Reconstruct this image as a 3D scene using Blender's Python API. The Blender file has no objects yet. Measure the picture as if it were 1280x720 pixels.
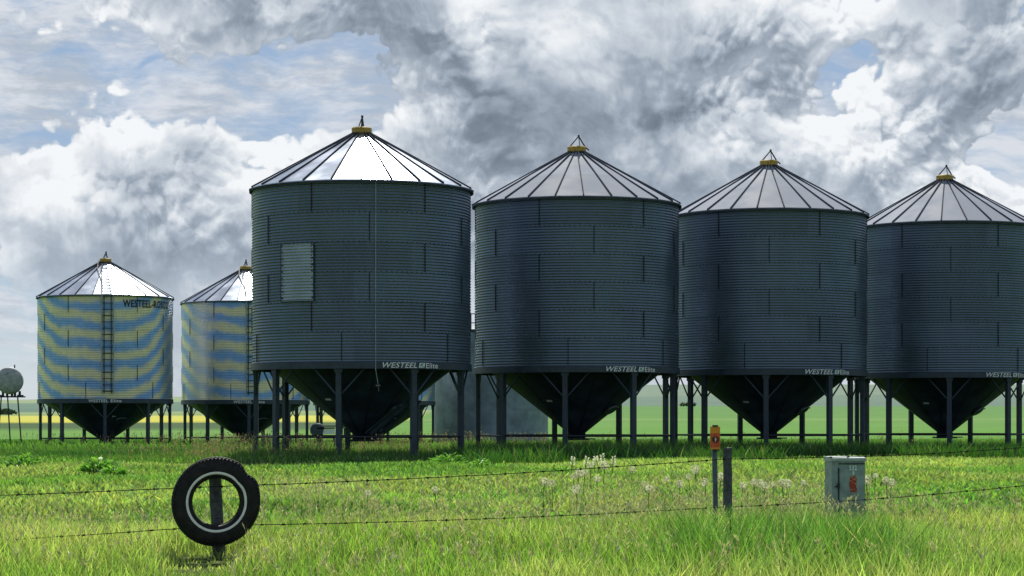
import bpy, math, random
import numpy as np
from mathutils import Vector, Matrix, noise as mnoise

random.seed(7)
RNG = np.random.default_rng(11)
PI = math.pi
scene = bpy.context.scene
C = scene.collection
EYE = 1.5
F = 2800.0 / 1280.0          # focal length in picture widths
def R(d): return math.radians(d)

# ------------------------------------------------------------------ node helpers
class NT:
    """small wrapper that writes shader maths as expressions"""
    def __init__(s, tree): s.t = tree
    def n(s, typ, **kw):
        nd = s.t.nodes.new(typ)
        for k, v in kw.items(): setattr(nd, k, v)
        return nd
    def put(s, sock, v):
        if isinstance(v, (int, float)): sock.default_value = v
        elif isinstance(v, (tuple, list)):
            v = tuple(v)
            if sock.type == 'RGBA' and len(v) == 3: v = v + (1,)
            sock.default_value = v
        else: s.t.links.new(v, sock)
    def m(s, op, a, b=0.0, c=0.0, clamp=False):
        nd = s.n('ShaderNodeMath', operation=op, use_clamp=clamp)
        s.put(nd.inputs[0], a); s.put(nd.inputs[1], b); s.put(nd.inputs[2], c)
        return nd.outputs[0]
    def add(s, a, b): return s.m('ADD', a, b)
    def sub(s, a, b): return s.m('SUBTRACT', a, b)
    def mul(s, a, b): return s.m('MULTIPLY', a, b)
    def div(s, a, b): return s.m('DIVIDE', a, b)
    def sat(s, a): return s.m('ADD', a, 0.0, clamp=True)
    def vm(s, op, a, b=(0, 0, 0), sc=None):
        nd = s.n('ShaderNodeVectorMath', operation=op)
        s.put(nd.inputs[0], a); s.put(nd.inputs[1], b)
        if sc is not None: s.put(nd.inputs['Scale'], sc)
        return nd.outputs[0]
    def xyz(s, x=0.0, y=0.0, z=0.0):
        nd = s.n('ShaderNodeCombineXYZ')
        s.put(nd.inputs[0], x); s.put(nd.inputs[1], y); s.put(nd.inputs[2], z)
        return nd.outputs[0]
    def sep(s, v):
        nd = s.n('ShaderNodeSeparateXYZ'); s.put(nd.inputs[0], v)
        return nd.outputs[0], nd.outputs[1], nd.outputs[2]
    def step(s, a, lo, hi, o0=0.0, o1=1.0):
        nd = s.n('ShaderNodeMapRange', interpolation_type='SMOOTHSTEP')
        s.put(nd.inputs[0], a); s.put(nd.inputs[1], lo); s.put(nd.inputs[2], hi)
        s.put(nd.inputs[3], o0); s.put(nd.inputs[4], o1)
        return nd.outputs[0]
    def noise(s, v, scale, detail=3.0, rough=0.5, lac=2.0, dist=0.0, color=False, dim='3D'):
        nd = s.n('ShaderNodeTexNoise', noise_dimensions=dim)
        s.put(nd.inputs['Vector'], v); s.put(nd.inputs['Scale'], scale)
        s.put(nd.inputs['Detail'], detail); s.put(nd.inputs['Roughness'], rough)
        s.put(nd.inputs['Lacunarity'], lac); s.put(nd.inputs['Distortion'], dist)
        return nd.outputs[1] if color else nd.outputs[0]
    def vor(s, v, scale, detail=0.0, rough=0.5, feature='F1', smooth=1.0, dim='3D'):
        nd = s.n('ShaderNodeTexVoronoi', feature=feature, voronoi_dimensions=dim)
        s.put(nd.inputs['Vector'], v); s.put(nd.inputs['Scale'], scale)
        if 'Detail' in nd.inputs: s.put(nd.inputs['Detail'], detail)
        if 'Roughness' in nd.inputs: s.put(nd.inputs['Roughness'], rough)
        if feature == 'SMOOTH_F1': s.put(nd.inputs['Smoothness'], smooth)
        return nd.outputs['Distance']
    def mix(s, f, a, b, blend='MIX'):
        nd = s.n('ShaderNodeMix', data_type='RGBA', blend_type=blend)
        s.put(nd.inputs[0], f); s.put(nd.inputs[6], a); s.put(nd.inputs[7], b)
        return nd.outputs[2]
    def ramp(s, f, stops, interp='LINEAR'):
        nd = s.n('ShaderNodeValToRGB'); cr = nd.color_ramp; cr.interpolation = interp
        while len(cr.elements) < len(stops): cr.elements.new(0.5)
        for e, (p, c) in zip(cr.elements, stops):
            e.position = p; e.color = tuple(c) + (1,) if len(c) == 3 else c
        s.put(nd.inputs[0], f)
        return nd.outputs[0]

# ------------------------------------------------------------------ world: sky and clouds
SUN_EL, SUN_AZ = 48.0, 1.0       # azimuth measured from +Y towards +X
def build_world():
    w = bpy.data.worlds.new('World'); scene.world = w; w.use_nodes = True
    t = w.node_tree; t.nodes.clear(); g = NT(t)
    # cloud density as a group: input position on the sky (kilo-pixels of arc), output density
    gr = bpy.data.node_groups.new('CloudField', 'ShaderNodeTree')
    gr.interface.new_socket('P', in_out='INPUT', socket_type='NodeSocketVector')
    gr.interface.new_socket('D', in_out='OUTPUT', socket_type='NodeSocketFloat')
    gr.interface.new_socket('B', in_out='OUTPUT', socket_type='NodeSocketFloat')
    h = NT(gr); gi = h.n('NodeGroupInput'); go = h.n('NodeGroupOutput')
    P = gi.outputs[0]
    wn = h.noise(P, 4.0, 3.0, 0.55, color=True, dim='2D')
    P1 = h.vm('ADD', P, h.vm('SCALE', h.vm('SUBTRACT', wn, (.5, .5, .5)), sc=0.10))
    wn2 = h.noise(P1, 22.0, 3.0, 0.6, color=True, dim='2D')
    P2 = h.vm('ADD', P1, h.vm('SCALE', h.vm('SUBTRACT', wn2, (.5, .5, .5)), sc=0.011))
    ux, vy, zz = h.sep(P1)
    def blob(cx, cy, rx, ry, wt):
        X = h.mul(h.sub(ux, (cx - 640) / 1000), 1000.0 / rx)
        Y = h.mul(h.sub(vy, (528 - cy) / 1000), 1000.0 / ry)
        d2 = h.add(h.mul(X, X), h.mul(Y, Y))
        return h.mul(h.m('EXPONENT', h.mul(d2, -1.0)), wt)
    blobs = [  # cumulus masses
        (60, 290, 150, 90, .62), (215, 235, 115, 85, .80), (250, 320, 120, 80, .5), (120, 330, 150, 50, .3), (20, 240, 60, 50, .25),
        (345, 10, 230, 42, .85), (560, 60, 90, 110, .32), (640, 160, 130, 150, .52), (620, 300, 120, 100, .45),
        (740, 60, 160, 110, .65), (880, 130, 190, 110, .7), (860, 230, 150, 80, .5), (1000, 210, 90, 70, .45),
        (1130, 190, 110, 110, .6), (1210, 60, 130, 100, .75), (950, 20, 120, 60, .4), (1250, 270, 80, 60, .3), (430, 255, 90, 60, .35), (820, 300, 200, 40, .25), (560, 20, 60, 40, .3), (880, 20, 120, 50, .35),
        (0, 120, 60, 60, .12), (1045, 120, 30, 38, -.50), (1010, 152, 40, 18, -.4), (1262, 212, 46, 24, -.6), (1075, 75, 30, 30, -.35),
        (330, 130, 130, 30, -.25), (470, 200, 120, 40, .42), (520, 150, 60, 40, .25), (100, 60, 130, 40, .22), (60, 190, 110, 22, -.25), (15, 400, 70, 60, -.1), (590, 235, 60, 60, .1), (480, 240, 90, 60, -.1)]
    B = blob(*blobs[0])
    for b in blobs[1:]: B = h.add(B, blob(*b))
    n1 = h.noise(P2, 6.5, 8.0, 0.56, dim='2D')
    v1 = h.vor(P2, 13.0, 0.0, 0.5, 'F1', dim='2D')
    v2 = h.vor(P2, 34.0, 1.0, 0.55, 'F1', dim='2D')
    bill = h.add(h.mul(h.sub(.30, h.mul(v1, v1)), .30), h.mul(h.sub(.25, h.mul(v2, v2)), .18))
    D = h.add(h.sub(B, .28), h.add(h.mul(h.sub(n1, .5), 1.15), bill))
    gr.links.new(D, go.inputs[0]); gr.links.new(B, go.inputs[1])

    tc = g.n('ShaderNodeTexCoord')
    x, y, z = g.sep(tc.outputs['Generated'])
    rad = g.m('SQRT', g.add(g.mul(x, x), g.mul(y, y)))
    U = g.mul(g.m('ARCTAN2', x, y), 2.8)
    V = g.mul(g.m('ARCTAN2', z, rad), 2.8)
    Pq = g.xyz(U, V, 0.0)
    # near the zenith the azimuth squeezes: fade toward plain direction vector there is not needed (few pixels see it)
    def field(p):
        nd = g.n('ShaderNodeGroup'); nd.node_tree = gr; g.put(nd.inputs[0], p)
        return nd.outputs[0], nd.outputs[1]
    D, B = field(Pq)
    D2, _ = field(g.xyz(g.add(U, .004), g.add(V, .020), 0.0))
    D3, _ = field(g.xyz(U, g.add(V, .055), 0.0))
    D4, _ = field(g.xyz(g.add(U, -.002), g.add(V, .007), 0.0))
    sky = g.n('ShaderNodeTexSky', sky_type='NISHITA')
    sky.sun_disc = False; sky.sun_elevation = R(SUN_EL); sky.sun_rotation = R(SUN_AZ)
    sky.altitude = 900; sky.air_density = 1.0; sky.dust_density = 1.2; sky.ozone_density = 1.5
    # radiance of things in the sky is written in the units of the sky texture x 0.1
    S = 10.0
    low = g.step(V, 0.0, 0.26)
    clear = g.mix(low, (0.50 * S, 0.63 * S, .78 * S), (0.24 * S, 0.36 * S, .56 * S))
    blue = g.mix(.30, clear, sky.outputs[0])
    # thin high cloud, streaky
    wq = g.vm('ADD', Pq, g.vm('SCALE', g.vm('SUBTRACT', g.noise(Pq, 5.0, 3.0, .5, color=True, dim='2D'), (.5, .5, .5)), sc=.09))
    wx, wy, wz = g.sep(wq)
    fs1 = g.noise(g.xyz(g.mul(g.add(U, g.mul(wx, .3)), 6.0), g.mul(g.add(V, g.mul(wy, .3)), 22.0), 0.0), 2.2, 7.0, .66, dim='2D')
    st = g.noise(g.xyz(g.mul(wx, 2.0), g.mul(wy, 8.5), 3.0), 1.6, 8.0, .58, dim='2D')
    st2 = g.noise(g.xyz(g.mul(wx, 3.0), g.mul(wy, 14.0), 9.0), 3.0, 6.0, .62, dim='2D')
    sx = g.mul(g.sub(U, -.22), 3.2); sy = g.mul(g.sub(V, .385), 9.0)
    gap = g.m('EXPONENT', g.mul(g.add(g.mul(sx, sx), g.mul(sy, sy)), -1.0))
    sx = g.mul(g.sub(U, -.60), 6.0); sy = g.mul(g.sub(V, .335), 22.0)
    gap = g.add(gap, g.mul(g.m('EXPONENT', g.mul(g.add(g.mul(sx, sx), g.mul(sy, sy)), -1.0)), .9))
    sx = g.mul(g.sub(U, .40), 14.0); sy = g.mul(g.sub(V, .42), 14.0)
    gap = g.add(gap, g.mul(g.m('EXPONENT', g.mul(g.add(g.mul(sx, sx), g.mul(sy, sy)), -1.0)), 1.1))
    sx = g.mul(g.sub(U, .62), 16.0); sy = g.mul(g.sub(V, .318), 30.0)
    gap = g.add(gap, g.mul(g.m('EXPONENT', g.mul(g.add(g.mul(sx, sx), g.mul(sy, sy)), -1.0)), 1.0))
    lowgap = g.add(g.step(V, .18, .02), g.mul(g.step(U, -.50, -.60), g.mul(g.step(V, .24, .17), .5)))
    veil = g.add(g.mul(g.sub(st, .5), 3.2), g.mul(g.sub(st2, .5), 1.6))
    veil = g.add(veil, g.mul(g.sub(fs1, .5), .8))
    veil = g.sub(g.sub(g.add(veil, 1.06), g.mul(gap, .66)), g.mul(lowgap, .70))
    veil = g.sat(veil)
    vc = g.noise(wq, 5.0, 6.0, .55, dim='2D')
    veilcol = g.mix(g.step(g.add(vc, g.mul(g.sub(fs1, .5), .5)), .36, .64), (.47 * S, .525 * S, .60 * S), (.72 * S, .75 * S, .80 * S))
    bg = g.mix(g.mul(veil, .93), blue, veilcol)
    # cumulus
    alpha = g.mul(g.step(D, -.01, .08), g.step(V, .09, .21))
    thick = g.step(D, .0, .85)
    lit = g.mul(g.sub(D, D2), 2.6)
    lit2 = g.mul(g.sub(D, D3), .55)
    darkB = None
    def sblob(cx, cy, rx, ry, wt):
        wx1, wy1, _z = g.sep(wq)
        X = g.mul(g.sub(wx1, (cx - 640) / 1000), 1000.0 / rx)
        Y = g.mul(g.sub(wy1, (528 - cy) / 1000), 1000.0 / ry)
        return g.mul(g.m('EXPONENT', g.mul(g.add(g.mul(X, X), g.mul(Y, Y)), -1.0)), wt)
    for b in [(330, 6, 220, 34, .50), (150, 330, 60, 30, .08), (700, 230, 60, 40, .12), (980, 160, 50, 25, .14), (1100, 240, 60, 30, .12), (590, 85, 45, 55, .24), (665, 175, 90, 80, .20), (190, 260, 60, 90, .10), (440, 60, 40, 30, .2), (860, 130, 100, 26, .38),
              (890, 55, 60, 32, .30), (1240, 30, 75, 70, .42), (610, 260, 90, 80, .12), (230, 230, 60, 60, .22),
              (265, 300, 70, 70, .08), (1180, 200, 60, 50, .1), (80, 350, 120, 40, .0),
              (60, 270, 80, 45, -.16), (700, 60, 80, 60, -.22), (830, 105, 40, 22, -.3), (560, 105, 30, 50, -.15),
              (1130, 100, 60, 80, -.22), (1050, 200, 110, 50, -.25), (780, 200, 90, 40, -.1), (180, 165, 60, 20, -.15)]:
        s_ = sblob(*b); darkB = s_ if darkB is None else g.add(darkB, s_)
    sm = g.noise(wq, 9.0, 6.0, .55, dim='2D')
    sm2 = g.noise(wq, 30.0, 5.0, .6, dim='2D')
    rel = g.m('MAXIMUM', g.m('MINIMUM', g.add(g.mul(g.sub(D, D2), 1.15), g.mul(g.sub(D, D3), .42)), .22), -.17)
    core = g.step(D, .10, .95)
    msk = g.step(g.noise(Pq, 4.2, 3.0, .5, dim='2D'), .36, .66)
    fine = g.mul(g.m('MAXIMUM', g.m('MINIMUM', g.mul(g.sub(D, D4), 1.5), .13), -.10), g.add(.15, g.mul(msk, .85)))
    rel = g.mul(rel, g.add(.55, g.mul(msk, .45)))
    rim = g.mul(g.mul(g.step(D, .0, .12), g.step(D, .34, .14)), .12)
    L = g.add(g.add(g.sub(.785, g.mul(core, .17)), rel), g.add(fine, rim))
    L = g.add(L, g.add(g.mul(g.sub(sm, .5), 1.0), g.mul(g.sub(sm2, .5), .22)))
    dn = g.step(g.noise(wq, 13.0, 5.0, .6, dim='2D'), .36, .62, .25, 1.25)
    L = g.sub(L, g.mul(darkB, dn))
    L = g.m('MAXIMUM', g.m('MINIMUM', L, 1.12), .12)
    cc = g.ramp(g.mul(L, .88), [(0.0, (.13, .16, .20)), (.25, (.215, .26, .32)), (.5, (.36, .42, .50)), (.75, (.61, .665, .73)), (1.0, (.93, .95, .97))])
    cc = g.vm('SCALE', cc, sc=S)
    haze = g.step(V, .30, .0, 0.0, .75)
    cc = g.mix(haze, cc, (.58 * S, .67 * S, .76 * S))
    col = g.mix(alpha, bg, cc)
    # the rest of the sky: calmer broken cloud, deeper blue behind the viewer
    n_ = g.noise(tc.outputs['Generated'], 3.2, 5.0, .55)
    cheap = g.mix(g.step(n_, .40, .60), sky.outputs[0], (.46 * S, .50 * S, .55 * S))
    dim = g.mix(.68, sky.outputs[0], (.30 * S, .35 * S, .41 * S))
    cheap = g.mix(g.step(y, -.15, .45), dim, cheap)
    cheap = g.mix(g.step(z, -.02, 0.0), (.08 * S, .10 * S, .05 * S), cheap)
    win = g.mul(g.mul(g.step(g.m('ABSOLUTE', U), .95, .80), g.step(V, .80, .66)), g.mul(g.step(V, -.03, -.01), g.step(y, 0.0, .1)))
    b1 = g.n('ShaderNodeBackground'); g.put(b1.inputs[0], cheap); b1.inputs[1].default_value = 0.1
    b2 = g.n('ShaderNodeBackground'); g.put(b2.inputs[0], col); b2.inputs[1].default_value = 0.1
    mx = g.n('ShaderNodeMixShader'); g.put(mx.inputs[0], win)
    t.links.new(b1.outputs[0], mx.inputs[1]); t.links.new(b2.outputs[0], mx.inputs[2])
    out = g.n('ShaderNodeOutputWorld'); t.links.new(mx.outputs[0], out.inputs[0])
    w.cycles.sampling_method = 'MANUAL'; w.cycles.sample_map_resolution = 512
build_world()

sun = bpy.data.lights.new('sun', 'SUN'); sun.energy = 5.0; sun.angle = R(.55); sun.color = (1.0, .95, .86)
so = bpy.data.objects.new('sun', sun); C.objects.link(so)
sd = Vector((math.sin(R(SUN_AZ)) * math.cos(R(SUN_EL)), math.cos(R(SUN_AZ)) * math.cos(R(SUN_EL)), math.sin(R(SUN_EL))))
so.rotation_euler = sd.to_track_quat('Z', 'Y').to_euler(); so.location = (0, 0, 40)

cam = bpy.data.cameras.new('camera'); co = bpy.data.objects.new('camera', cam); C.objects.link(co)
co.location = (0, 0, EYE); co.rotation_euler = (R(90), 0, 0)
cam.lens = 36 * F; cam.sensor_width = 36; cam.shift_y = 168 / 1280; cam.clip_start = .1; cam.clip_end = 20000
scene.camera = co
scene.cycles.max_bounces = 5; scene.cycles.diffuse_bounces = 3; scene.cycles.glossy_bounces = 3; scene.cycles.transmission_bounces = 3
scene.view_settings.view_transform = 'Standard'; scene.view_settings.look = 'None'; scene.view_settings.exposure = 0

# ------------------------------------------------------------------ materials
def new_mat(name):
    m = bpy.data.materials.new(name); m.use_nodes = True
    t = m.node_tree; bs = t.nodes['Principled BSDF']
    return m, NT(t), bs
def simple(name, col, rough=.6, metal=0.0, nscale=6.0, var=.25, spec=.5, bump=0.0):
    m, g, b = new_mat(name)
    tc = g.n('ShaderNodeTexCoord').outputs['Object']
    n = g.noise(tc, nscale, 5.0, .6)
    c = g.mix(g.step(n, .3, .7), tuple(x * (1 - var) for x in col), tuple(min(1, x * (1 + var)) for x in col))
    g.put(b.inputs['Base Color'], c); g.put(b.inputs['Roughness'], g.step(n, .2, .8, max(0, rough - .08), min(1, rough + .08)))
    b.inputs['Metallic'].default_value = metal
    b.inputs['Specular IOR Level'].default_value = spec
    if bump:
        bn = g.n('ShaderNodeBump'); bn.inputs['Strength'].default_value = bump; bn.inputs['Distance'].default_value = .01
        g.put(bn.inputs['Height'], g.noise(tc, nscale * 5, 4.0, .6)); g.put(b.inputs['Normal'], bn.outputs[0])
    return m

def galvanised(name, col, rough, metal, tint=None, streak=.25):
    """sheet steel: each bolted sheet a slightly different tone, faint vertical streaks"""
    m, g, b = new_mat(name)
    tc = g.n('ShaderNodeTexCoord').outputs['Object']
    x, y, z = g.sep(tc)
    an = g.m('ARCTAN2', x, g.mul(y, -1.0))
    row = g.m('FLOOR', g.div(z, .8167))
    cell = g.m('FLOOR', g.add(g.div(an, R(60)), g.mul(row, .5)))
    wn = g.n('ShaderNodeTexWhiteNoise', noise_dimensions='2D'); oi = g.n('ShaderNodeObjectInfo'); g.put(wn.inputs['Vector'], g.xyz(g.add(cell, g.mul(oi.outputs['Random'], 31.0)), row))
    n1 = g.noise(g.xyz(g.mul(an, 9.0), z, 0.0), 1.0, 4.0, .6)
    n2 = g.noise(tc, .8, 4.0, .55)
    k = g.add(g.mul(g.sub(wn.outputs[0], .5), .20), g.mul(g.sub(n1, .5), streak * 2))
    k = g.add(g.add(k, g.mul(g.sub(n2, .5), .5)), 1.0)
    c = g.vm('SCALE', tuple(col), sc=k)
    if tint: c = tint(g, an, z, c, n1, n2)
    # rain-washed grime collecting under each bolted joint
    g.put(b.inputs['Base Color'], c); b.inputs['Metallic'].default_value = metal
    g.put(b.inputs['Roughness'], g.step(n2, .3, .7, rough - .06, rough + .08))
    return m

M = {}
M['wall'] = galvanised('weathered_galvanised_wall', (.150, .198, .268), .36, .66, streak=.16)
M['seam'] = simple('dark_seam', (.015, .02, .026), .6, .2)
def sheen_bands(g, an, z, c, n1, n2, ph=0.0):  # moire-like reflections of sky and field, painted into the colour as bands
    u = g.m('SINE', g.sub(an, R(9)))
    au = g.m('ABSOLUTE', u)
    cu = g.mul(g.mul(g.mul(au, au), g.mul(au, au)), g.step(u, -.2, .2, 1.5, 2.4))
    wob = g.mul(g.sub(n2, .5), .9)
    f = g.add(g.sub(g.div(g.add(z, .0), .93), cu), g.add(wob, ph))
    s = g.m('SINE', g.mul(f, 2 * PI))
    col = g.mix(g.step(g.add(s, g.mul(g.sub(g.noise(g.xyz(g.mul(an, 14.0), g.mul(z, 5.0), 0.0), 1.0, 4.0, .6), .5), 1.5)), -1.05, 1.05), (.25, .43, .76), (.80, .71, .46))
    edge = g.step(g.add(u, g.mul(n1, .12)), .80, 1.02)  # shading towards the right edge, painted into the colour
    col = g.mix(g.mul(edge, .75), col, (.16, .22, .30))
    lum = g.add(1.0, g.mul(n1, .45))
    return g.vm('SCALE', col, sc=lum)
M['sheen_banded'] = galvanised('blue_tan_painted_sheen_wall', (.3, .3, .3), .34, .45, tint=lambda g, an, z, c, a, b: sheen_bands(g, an, z, c, a, b))
def sheen_bands_grey(g, an, z, c, n1, n2):
    col = sheen_bands(g, an, z, c, n1, n2, .45)
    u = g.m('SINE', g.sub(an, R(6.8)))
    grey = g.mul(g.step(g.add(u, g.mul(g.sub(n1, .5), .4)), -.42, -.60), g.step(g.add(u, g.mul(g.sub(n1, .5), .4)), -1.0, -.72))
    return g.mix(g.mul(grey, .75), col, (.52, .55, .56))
M['sheen_banded_grey'] = galvanised('grey_streaked_painted_sheen_wall', (.3, .3, .3), .34, .45, tint=sheen_bands_grey)
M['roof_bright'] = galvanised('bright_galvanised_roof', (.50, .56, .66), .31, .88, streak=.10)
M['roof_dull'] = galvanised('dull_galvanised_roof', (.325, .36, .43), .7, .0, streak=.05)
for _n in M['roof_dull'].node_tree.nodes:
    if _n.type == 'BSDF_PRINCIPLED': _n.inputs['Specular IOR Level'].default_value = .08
M['rib'] = simple('roof_rib_steel', (.055, .065, .085), .8, 0, spec=.05)
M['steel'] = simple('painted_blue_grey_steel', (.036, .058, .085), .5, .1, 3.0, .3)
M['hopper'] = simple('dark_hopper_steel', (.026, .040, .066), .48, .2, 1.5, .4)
M['yellow'] = simple('yellow_painted_collar', (.52, .33, .05), .45, 0, 14, .3)
M['white'] = simple('white_lettering', (.90, .95, .97), .5, 0, 30, .18)
M['green'] = simple('green_emblem', (.10, .36, .22), .5, 0, 30, .2)
M['blacktext'] = simple('black_lettering', (.012, .014, .02), .5, 0, 30, .3)
M['patch'] = simple('pale_replacement_sheet', (.40, .46, .56), .34, .6, 2, .12)
M['ladder'] = simple('grey_ladder_steel', (.34, .39, .41), .45, .5)
M['dark'] = simple('dark_bracket_steel', (.03, .035, .042), .5, .3)
M['tank'] = simple('dull_tank_steel', (.22, .27, .34), .55, .3, .9, .35)
M['tankgrey'] = simple('rusty_grey_tank_end', (.40, .42, .43), .6, .1, 6, .3)
M['post'] = simple('weathered_dark_wood', (.085, .095, .105), .85, 0, 12, .5, bump=.6)
M['postblue'] = simple('blue_grey_steel_post', (.17, .22, .26), .6, .2, 12, .35)
M['orange'] = simple('orange_sign_face', (.95, .34, .03), .5, 0, 25, .25)
M['red'] = simple('red_sign_panel', (.62, .11, .03), .6, 0, 25, .3)
M['maroon'] = simple('dark_red_disc', (.11, .012, .01), .6, 0, 25, .3)
M['signwhite'] = simple('white_symbol', (.75, .75, .68), .5, 0, 25, .1)
M['box'] = simple('grey_green_cabinet_paint', (.24, .34, .325), .5, 0, 5, .3)
M['boxlid'] = simple('pale_green_cabinet_lid', (.36, .48, .47), .45, 0, 5, .15)
M['cyan'] = simple('pale_cyan_number', (.75, .95, .97), .5, 0, 5, .1)
M['rust'] = simple('faded_red_warning_label', (.36, .045, .02), .6, 0, 60, .6)
M['wire'] = simple('rusty_wire', (.035, .032, .03), .6, .5)

def tyre_mats():
    m, g, b = new_mat('black_tyre_rubber')
    tc = g.n('ShaderNodeTexCoord').outputs['Object']
    n = g.noise(tc, 9.0, 5.0, .65)
    g.put(b.inputs['Base Color'], g.mix(g.step(n, .35, .75), (.008, .009, .011), (.028, .029, .03)))
    b.inputs['Roughness'].default_value = .62; b.inputs['Specular IOR Level'].default_value = .3
    bn = g.n('ShaderNodeBump'); bn.inputs['Strength'].default_value = .5; bn.inputs['Distance'].default_value = .01
    g.put(bn.inputs['Height'], g.noise(tc, 40, 4.0, .6)); g.put(b.inputs['Normal'], bn.outputs[0])
    return m
M['rubber'] = tyre_mats()
M['whitewall'] = simple('white_sidewall_ring', (.98, .98, .98), .55, 0, 20, .12)

def leaf_mat(name, trans=.45, gloss=True):
    m = bpy.data.materials.new(name); m.use_nodes = True
    t = m.node_tree; t.nodes.clear(); g = NT(t)
    at = g.n('ShaderNodeVertexColor', layer_name='tone')
    c = at.outputs[0]
    d = g.n('ShaderNodeBsdfDiffuse'); g.put(d.inputs[0], c)
    tr = g.n('ShaderNodeBsdfTranslucent')
    g.put(tr.inputs[0], g.mix(1.0, c, (1.08, 1.18, .62), 'MULTIPLY'))
    mx = g.n('ShaderNodeMixShader'); mx.inputs[0].default_value = trans
    t.links.new(d.outputs[0], mx.inputs[1]); t.links.new(tr.outputs[0], mx.inputs[2])
    gl = g.n('ShaderNodeBsdfGlossy'); gl.inputs['Roughness'].default_value = .38; gl.inputs[0].default_value = (.8, .85, .8, 1)
    m2 = g.n('ShaderNodeMixShader'); m2.inputs[0].default_value = .05
    t.links.new(mx.outputs[0], m2.inputs[1]); t.links.new(gl.outputs[0], m2.inputs[2])
    o = g.n('ShaderNodeOutputMaterial'); t.links.new(m2.outputs[0], o.inputs[0])
    return m
M['grass'] = leaf_mat('grass_blades', .5)
M['leaves'] = leaf_mat('broad_leaves', .42)
M['fluff'] = leaf_mat('seed_fluff', .35)

# ------------------------------------------------------------------ mesh collector
class MB:
    def __init__(s): s.v = []; s.f = []; s.mi = []; s.cur = 0
    def face(s, idx): s.f.append(tuple(idx)); s.mi.append(s.cur)
    def addv(s, pts): k = len(s.v); s.v.extend([tuple(p) for p in pts]); return k
    def hexa(s, p):                       # eight corners: bottom 4 (ccw), top 4
        k = s.addv(p)
        for q in ((0, 3, 2, 1), (4, 5, 6, 7), (0, 1, 5, 4), (1, 2, 6, 5), (2, 3, 7, 6), (3, 0, 4, 7)): s.face([k + i for i in q])
        return s
    def box(s, c, d, rot=0.0):
        hx, hy, hz = d[0] / 2, d[1] / 2, d[2] / 2; ca, sa = math.cos(rot), math.sin(rot)
        pts = []
        for z in (-hz, hz):
            for x, y in ((-hx, -hy), (hx, -hy), (hx, hy), (-hx, hy)):
                pts.append((c[0] + x * ca - y * sa, c[1] + x * sa + y * ca, c[2] + z))
        return s.hexa(pts)
    def tube(s, path, r, n=8, cap=True, closed=False):
        path = [Vector(p) for p in path]; rings = []
        rs = r if isinstance(r, (list, tuple)) else [r] * len(path)
        up0 = None
        for i, p in enumerate(path):
            if closed: d = path[(i + 1) % len(path)] - path[i - 1]
            else: d = path[min(i + 1, len(path) - 1)] - path[max(i - 1, 0)]
            d.normalize()
            if up0 is None: up0 = Vector((0, 0, 1)) if abs(d.z) < .9 else Vector((0, 1, 0))
            a = d.cross(up0); a.normalize(); b = a.cross(d); b.normalize(); up0 = b
            rings.append(s.addv([p + (a * math.cos(2 * PI * j / n) + b * math.sin(2 * PI * j / n)) * rs[i] for j in range(n)]))
        m = len(path)
        for i in range(m if closed else m - 1):
            k0, k1 = rings[i], rings[(i + 1) % m]
            for j in range(n): s.face((k0 + j, k0 + (j + 1) % n, k1 + (j + 1) % n, k1 + j))
        if cap and not closed:
            s.face([rings[0] + j for j in range(n)][::-1]); s.face([rings[-1] + j for j in range(n)])
        return s
    def lathe(s, prof, n=64, a0=0.0, a1=2 * PI, faceted=False):
        full = abs(a1 - a0 - 2 * PI) < 1e-6; cols = n if full else n + 1
        ks = []
        for (r, z) in prof:
            ks.append(s.addv([(r * math.sin(a0 + (a1 - a0) * j / n), -r * math.cos(a0 + (a1 - a0) * j / n), z) for j in range(cols)]))
        for i in range(len(prof) - 1):
            for j in range(n):
                j2 = (j + 1) % cols
                s.face((ks[i] + j, ks[i] + j2, ks[i + 1] + j2, ks[i + 1] + j))
        return s
    def build(s, name, mats, parent=None, smooth=False, loc=None):
        me = bpy.data.meshes.new(name); me.from_pydata(s.v, [], s.f)
        for m in (mats if isinstance(mats, (list, tuple)) else [mats]): me.materials.append(m)
        me.polygons.foreach_set('material_index', s.mi)
        if smooth: me.polygons.foreach_set('use_smooth', [True] * len(s.f))
        me.update()
        o = bpy.data.objects.new(name, me); C.objects.link(o)
        if parent: o.parent = parent
        if loc: o.location = loc
        return o

def tag(o, label=None, cat=None, group=None, kind=None):
    if label: o['label'] = label
    if cat: o['category'] = cat
    if group: o['group'] = group
    if kind: o['kind'] = kind
    return o
def empty(name, loc, rz=0.0):
    o = bpy.data.objects.new(name, None); C.objects.link(o); o.location = loc; o.rotation_euler = (0, 0, rz)
    o.empty_display_size = .3
    return o
def copy_tree(o, parent=None):
    c = o.copy(); C.objects.link(c); c.parent = parent
    for ch in list(o.children): copy_tree(ch, c)
    return c
def ang(a, r, z): return Vector((r * math.sin(a), -r * math.cos(a), z))

def text_verts(body, size, bold=0.0, shear=0.0, spacing=1.0):
    cu = bpy.data.curves.new('t', 'FONT'); cu.body = body; cu.size = size; cu.offset = bold; cu.shear = shear
    cu.space_character = spacing; cu.resolution_u = 3; cu.fill_mode = 'FRONT'
    ob = bpy.data.objects.new('t', cu); C.objects.link(ob)
    dg = bpy.context.evaluated_depsgraph_get(); dg.update()
    me = bpy.data.meshes.new_from_object(ob.evaluated_get(dg))
    vs = [tuple(v.co) for v in me.vertices]; fs = [tuple(p.vertices) for p in me.polygons]
    bpy.data.objects.remove(ob); bpy.data.curves.remove(cu); bpy.data.meshes.remove(me)
    return vs, fs
def fit(vs, w, h):
    x0 = min(v[0] for v in vs); x1 = max(v[0] for v in vs); y0 = min(v[1] for v in vs); y1 = max(v[1] for v in vs)
    return [((v[0] - (x0 + x1) / 2) * w / (x1 - x0), (v[1] - (y0 + y1) / 2) * h / (y1 - y0)) for v in vs]
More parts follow.
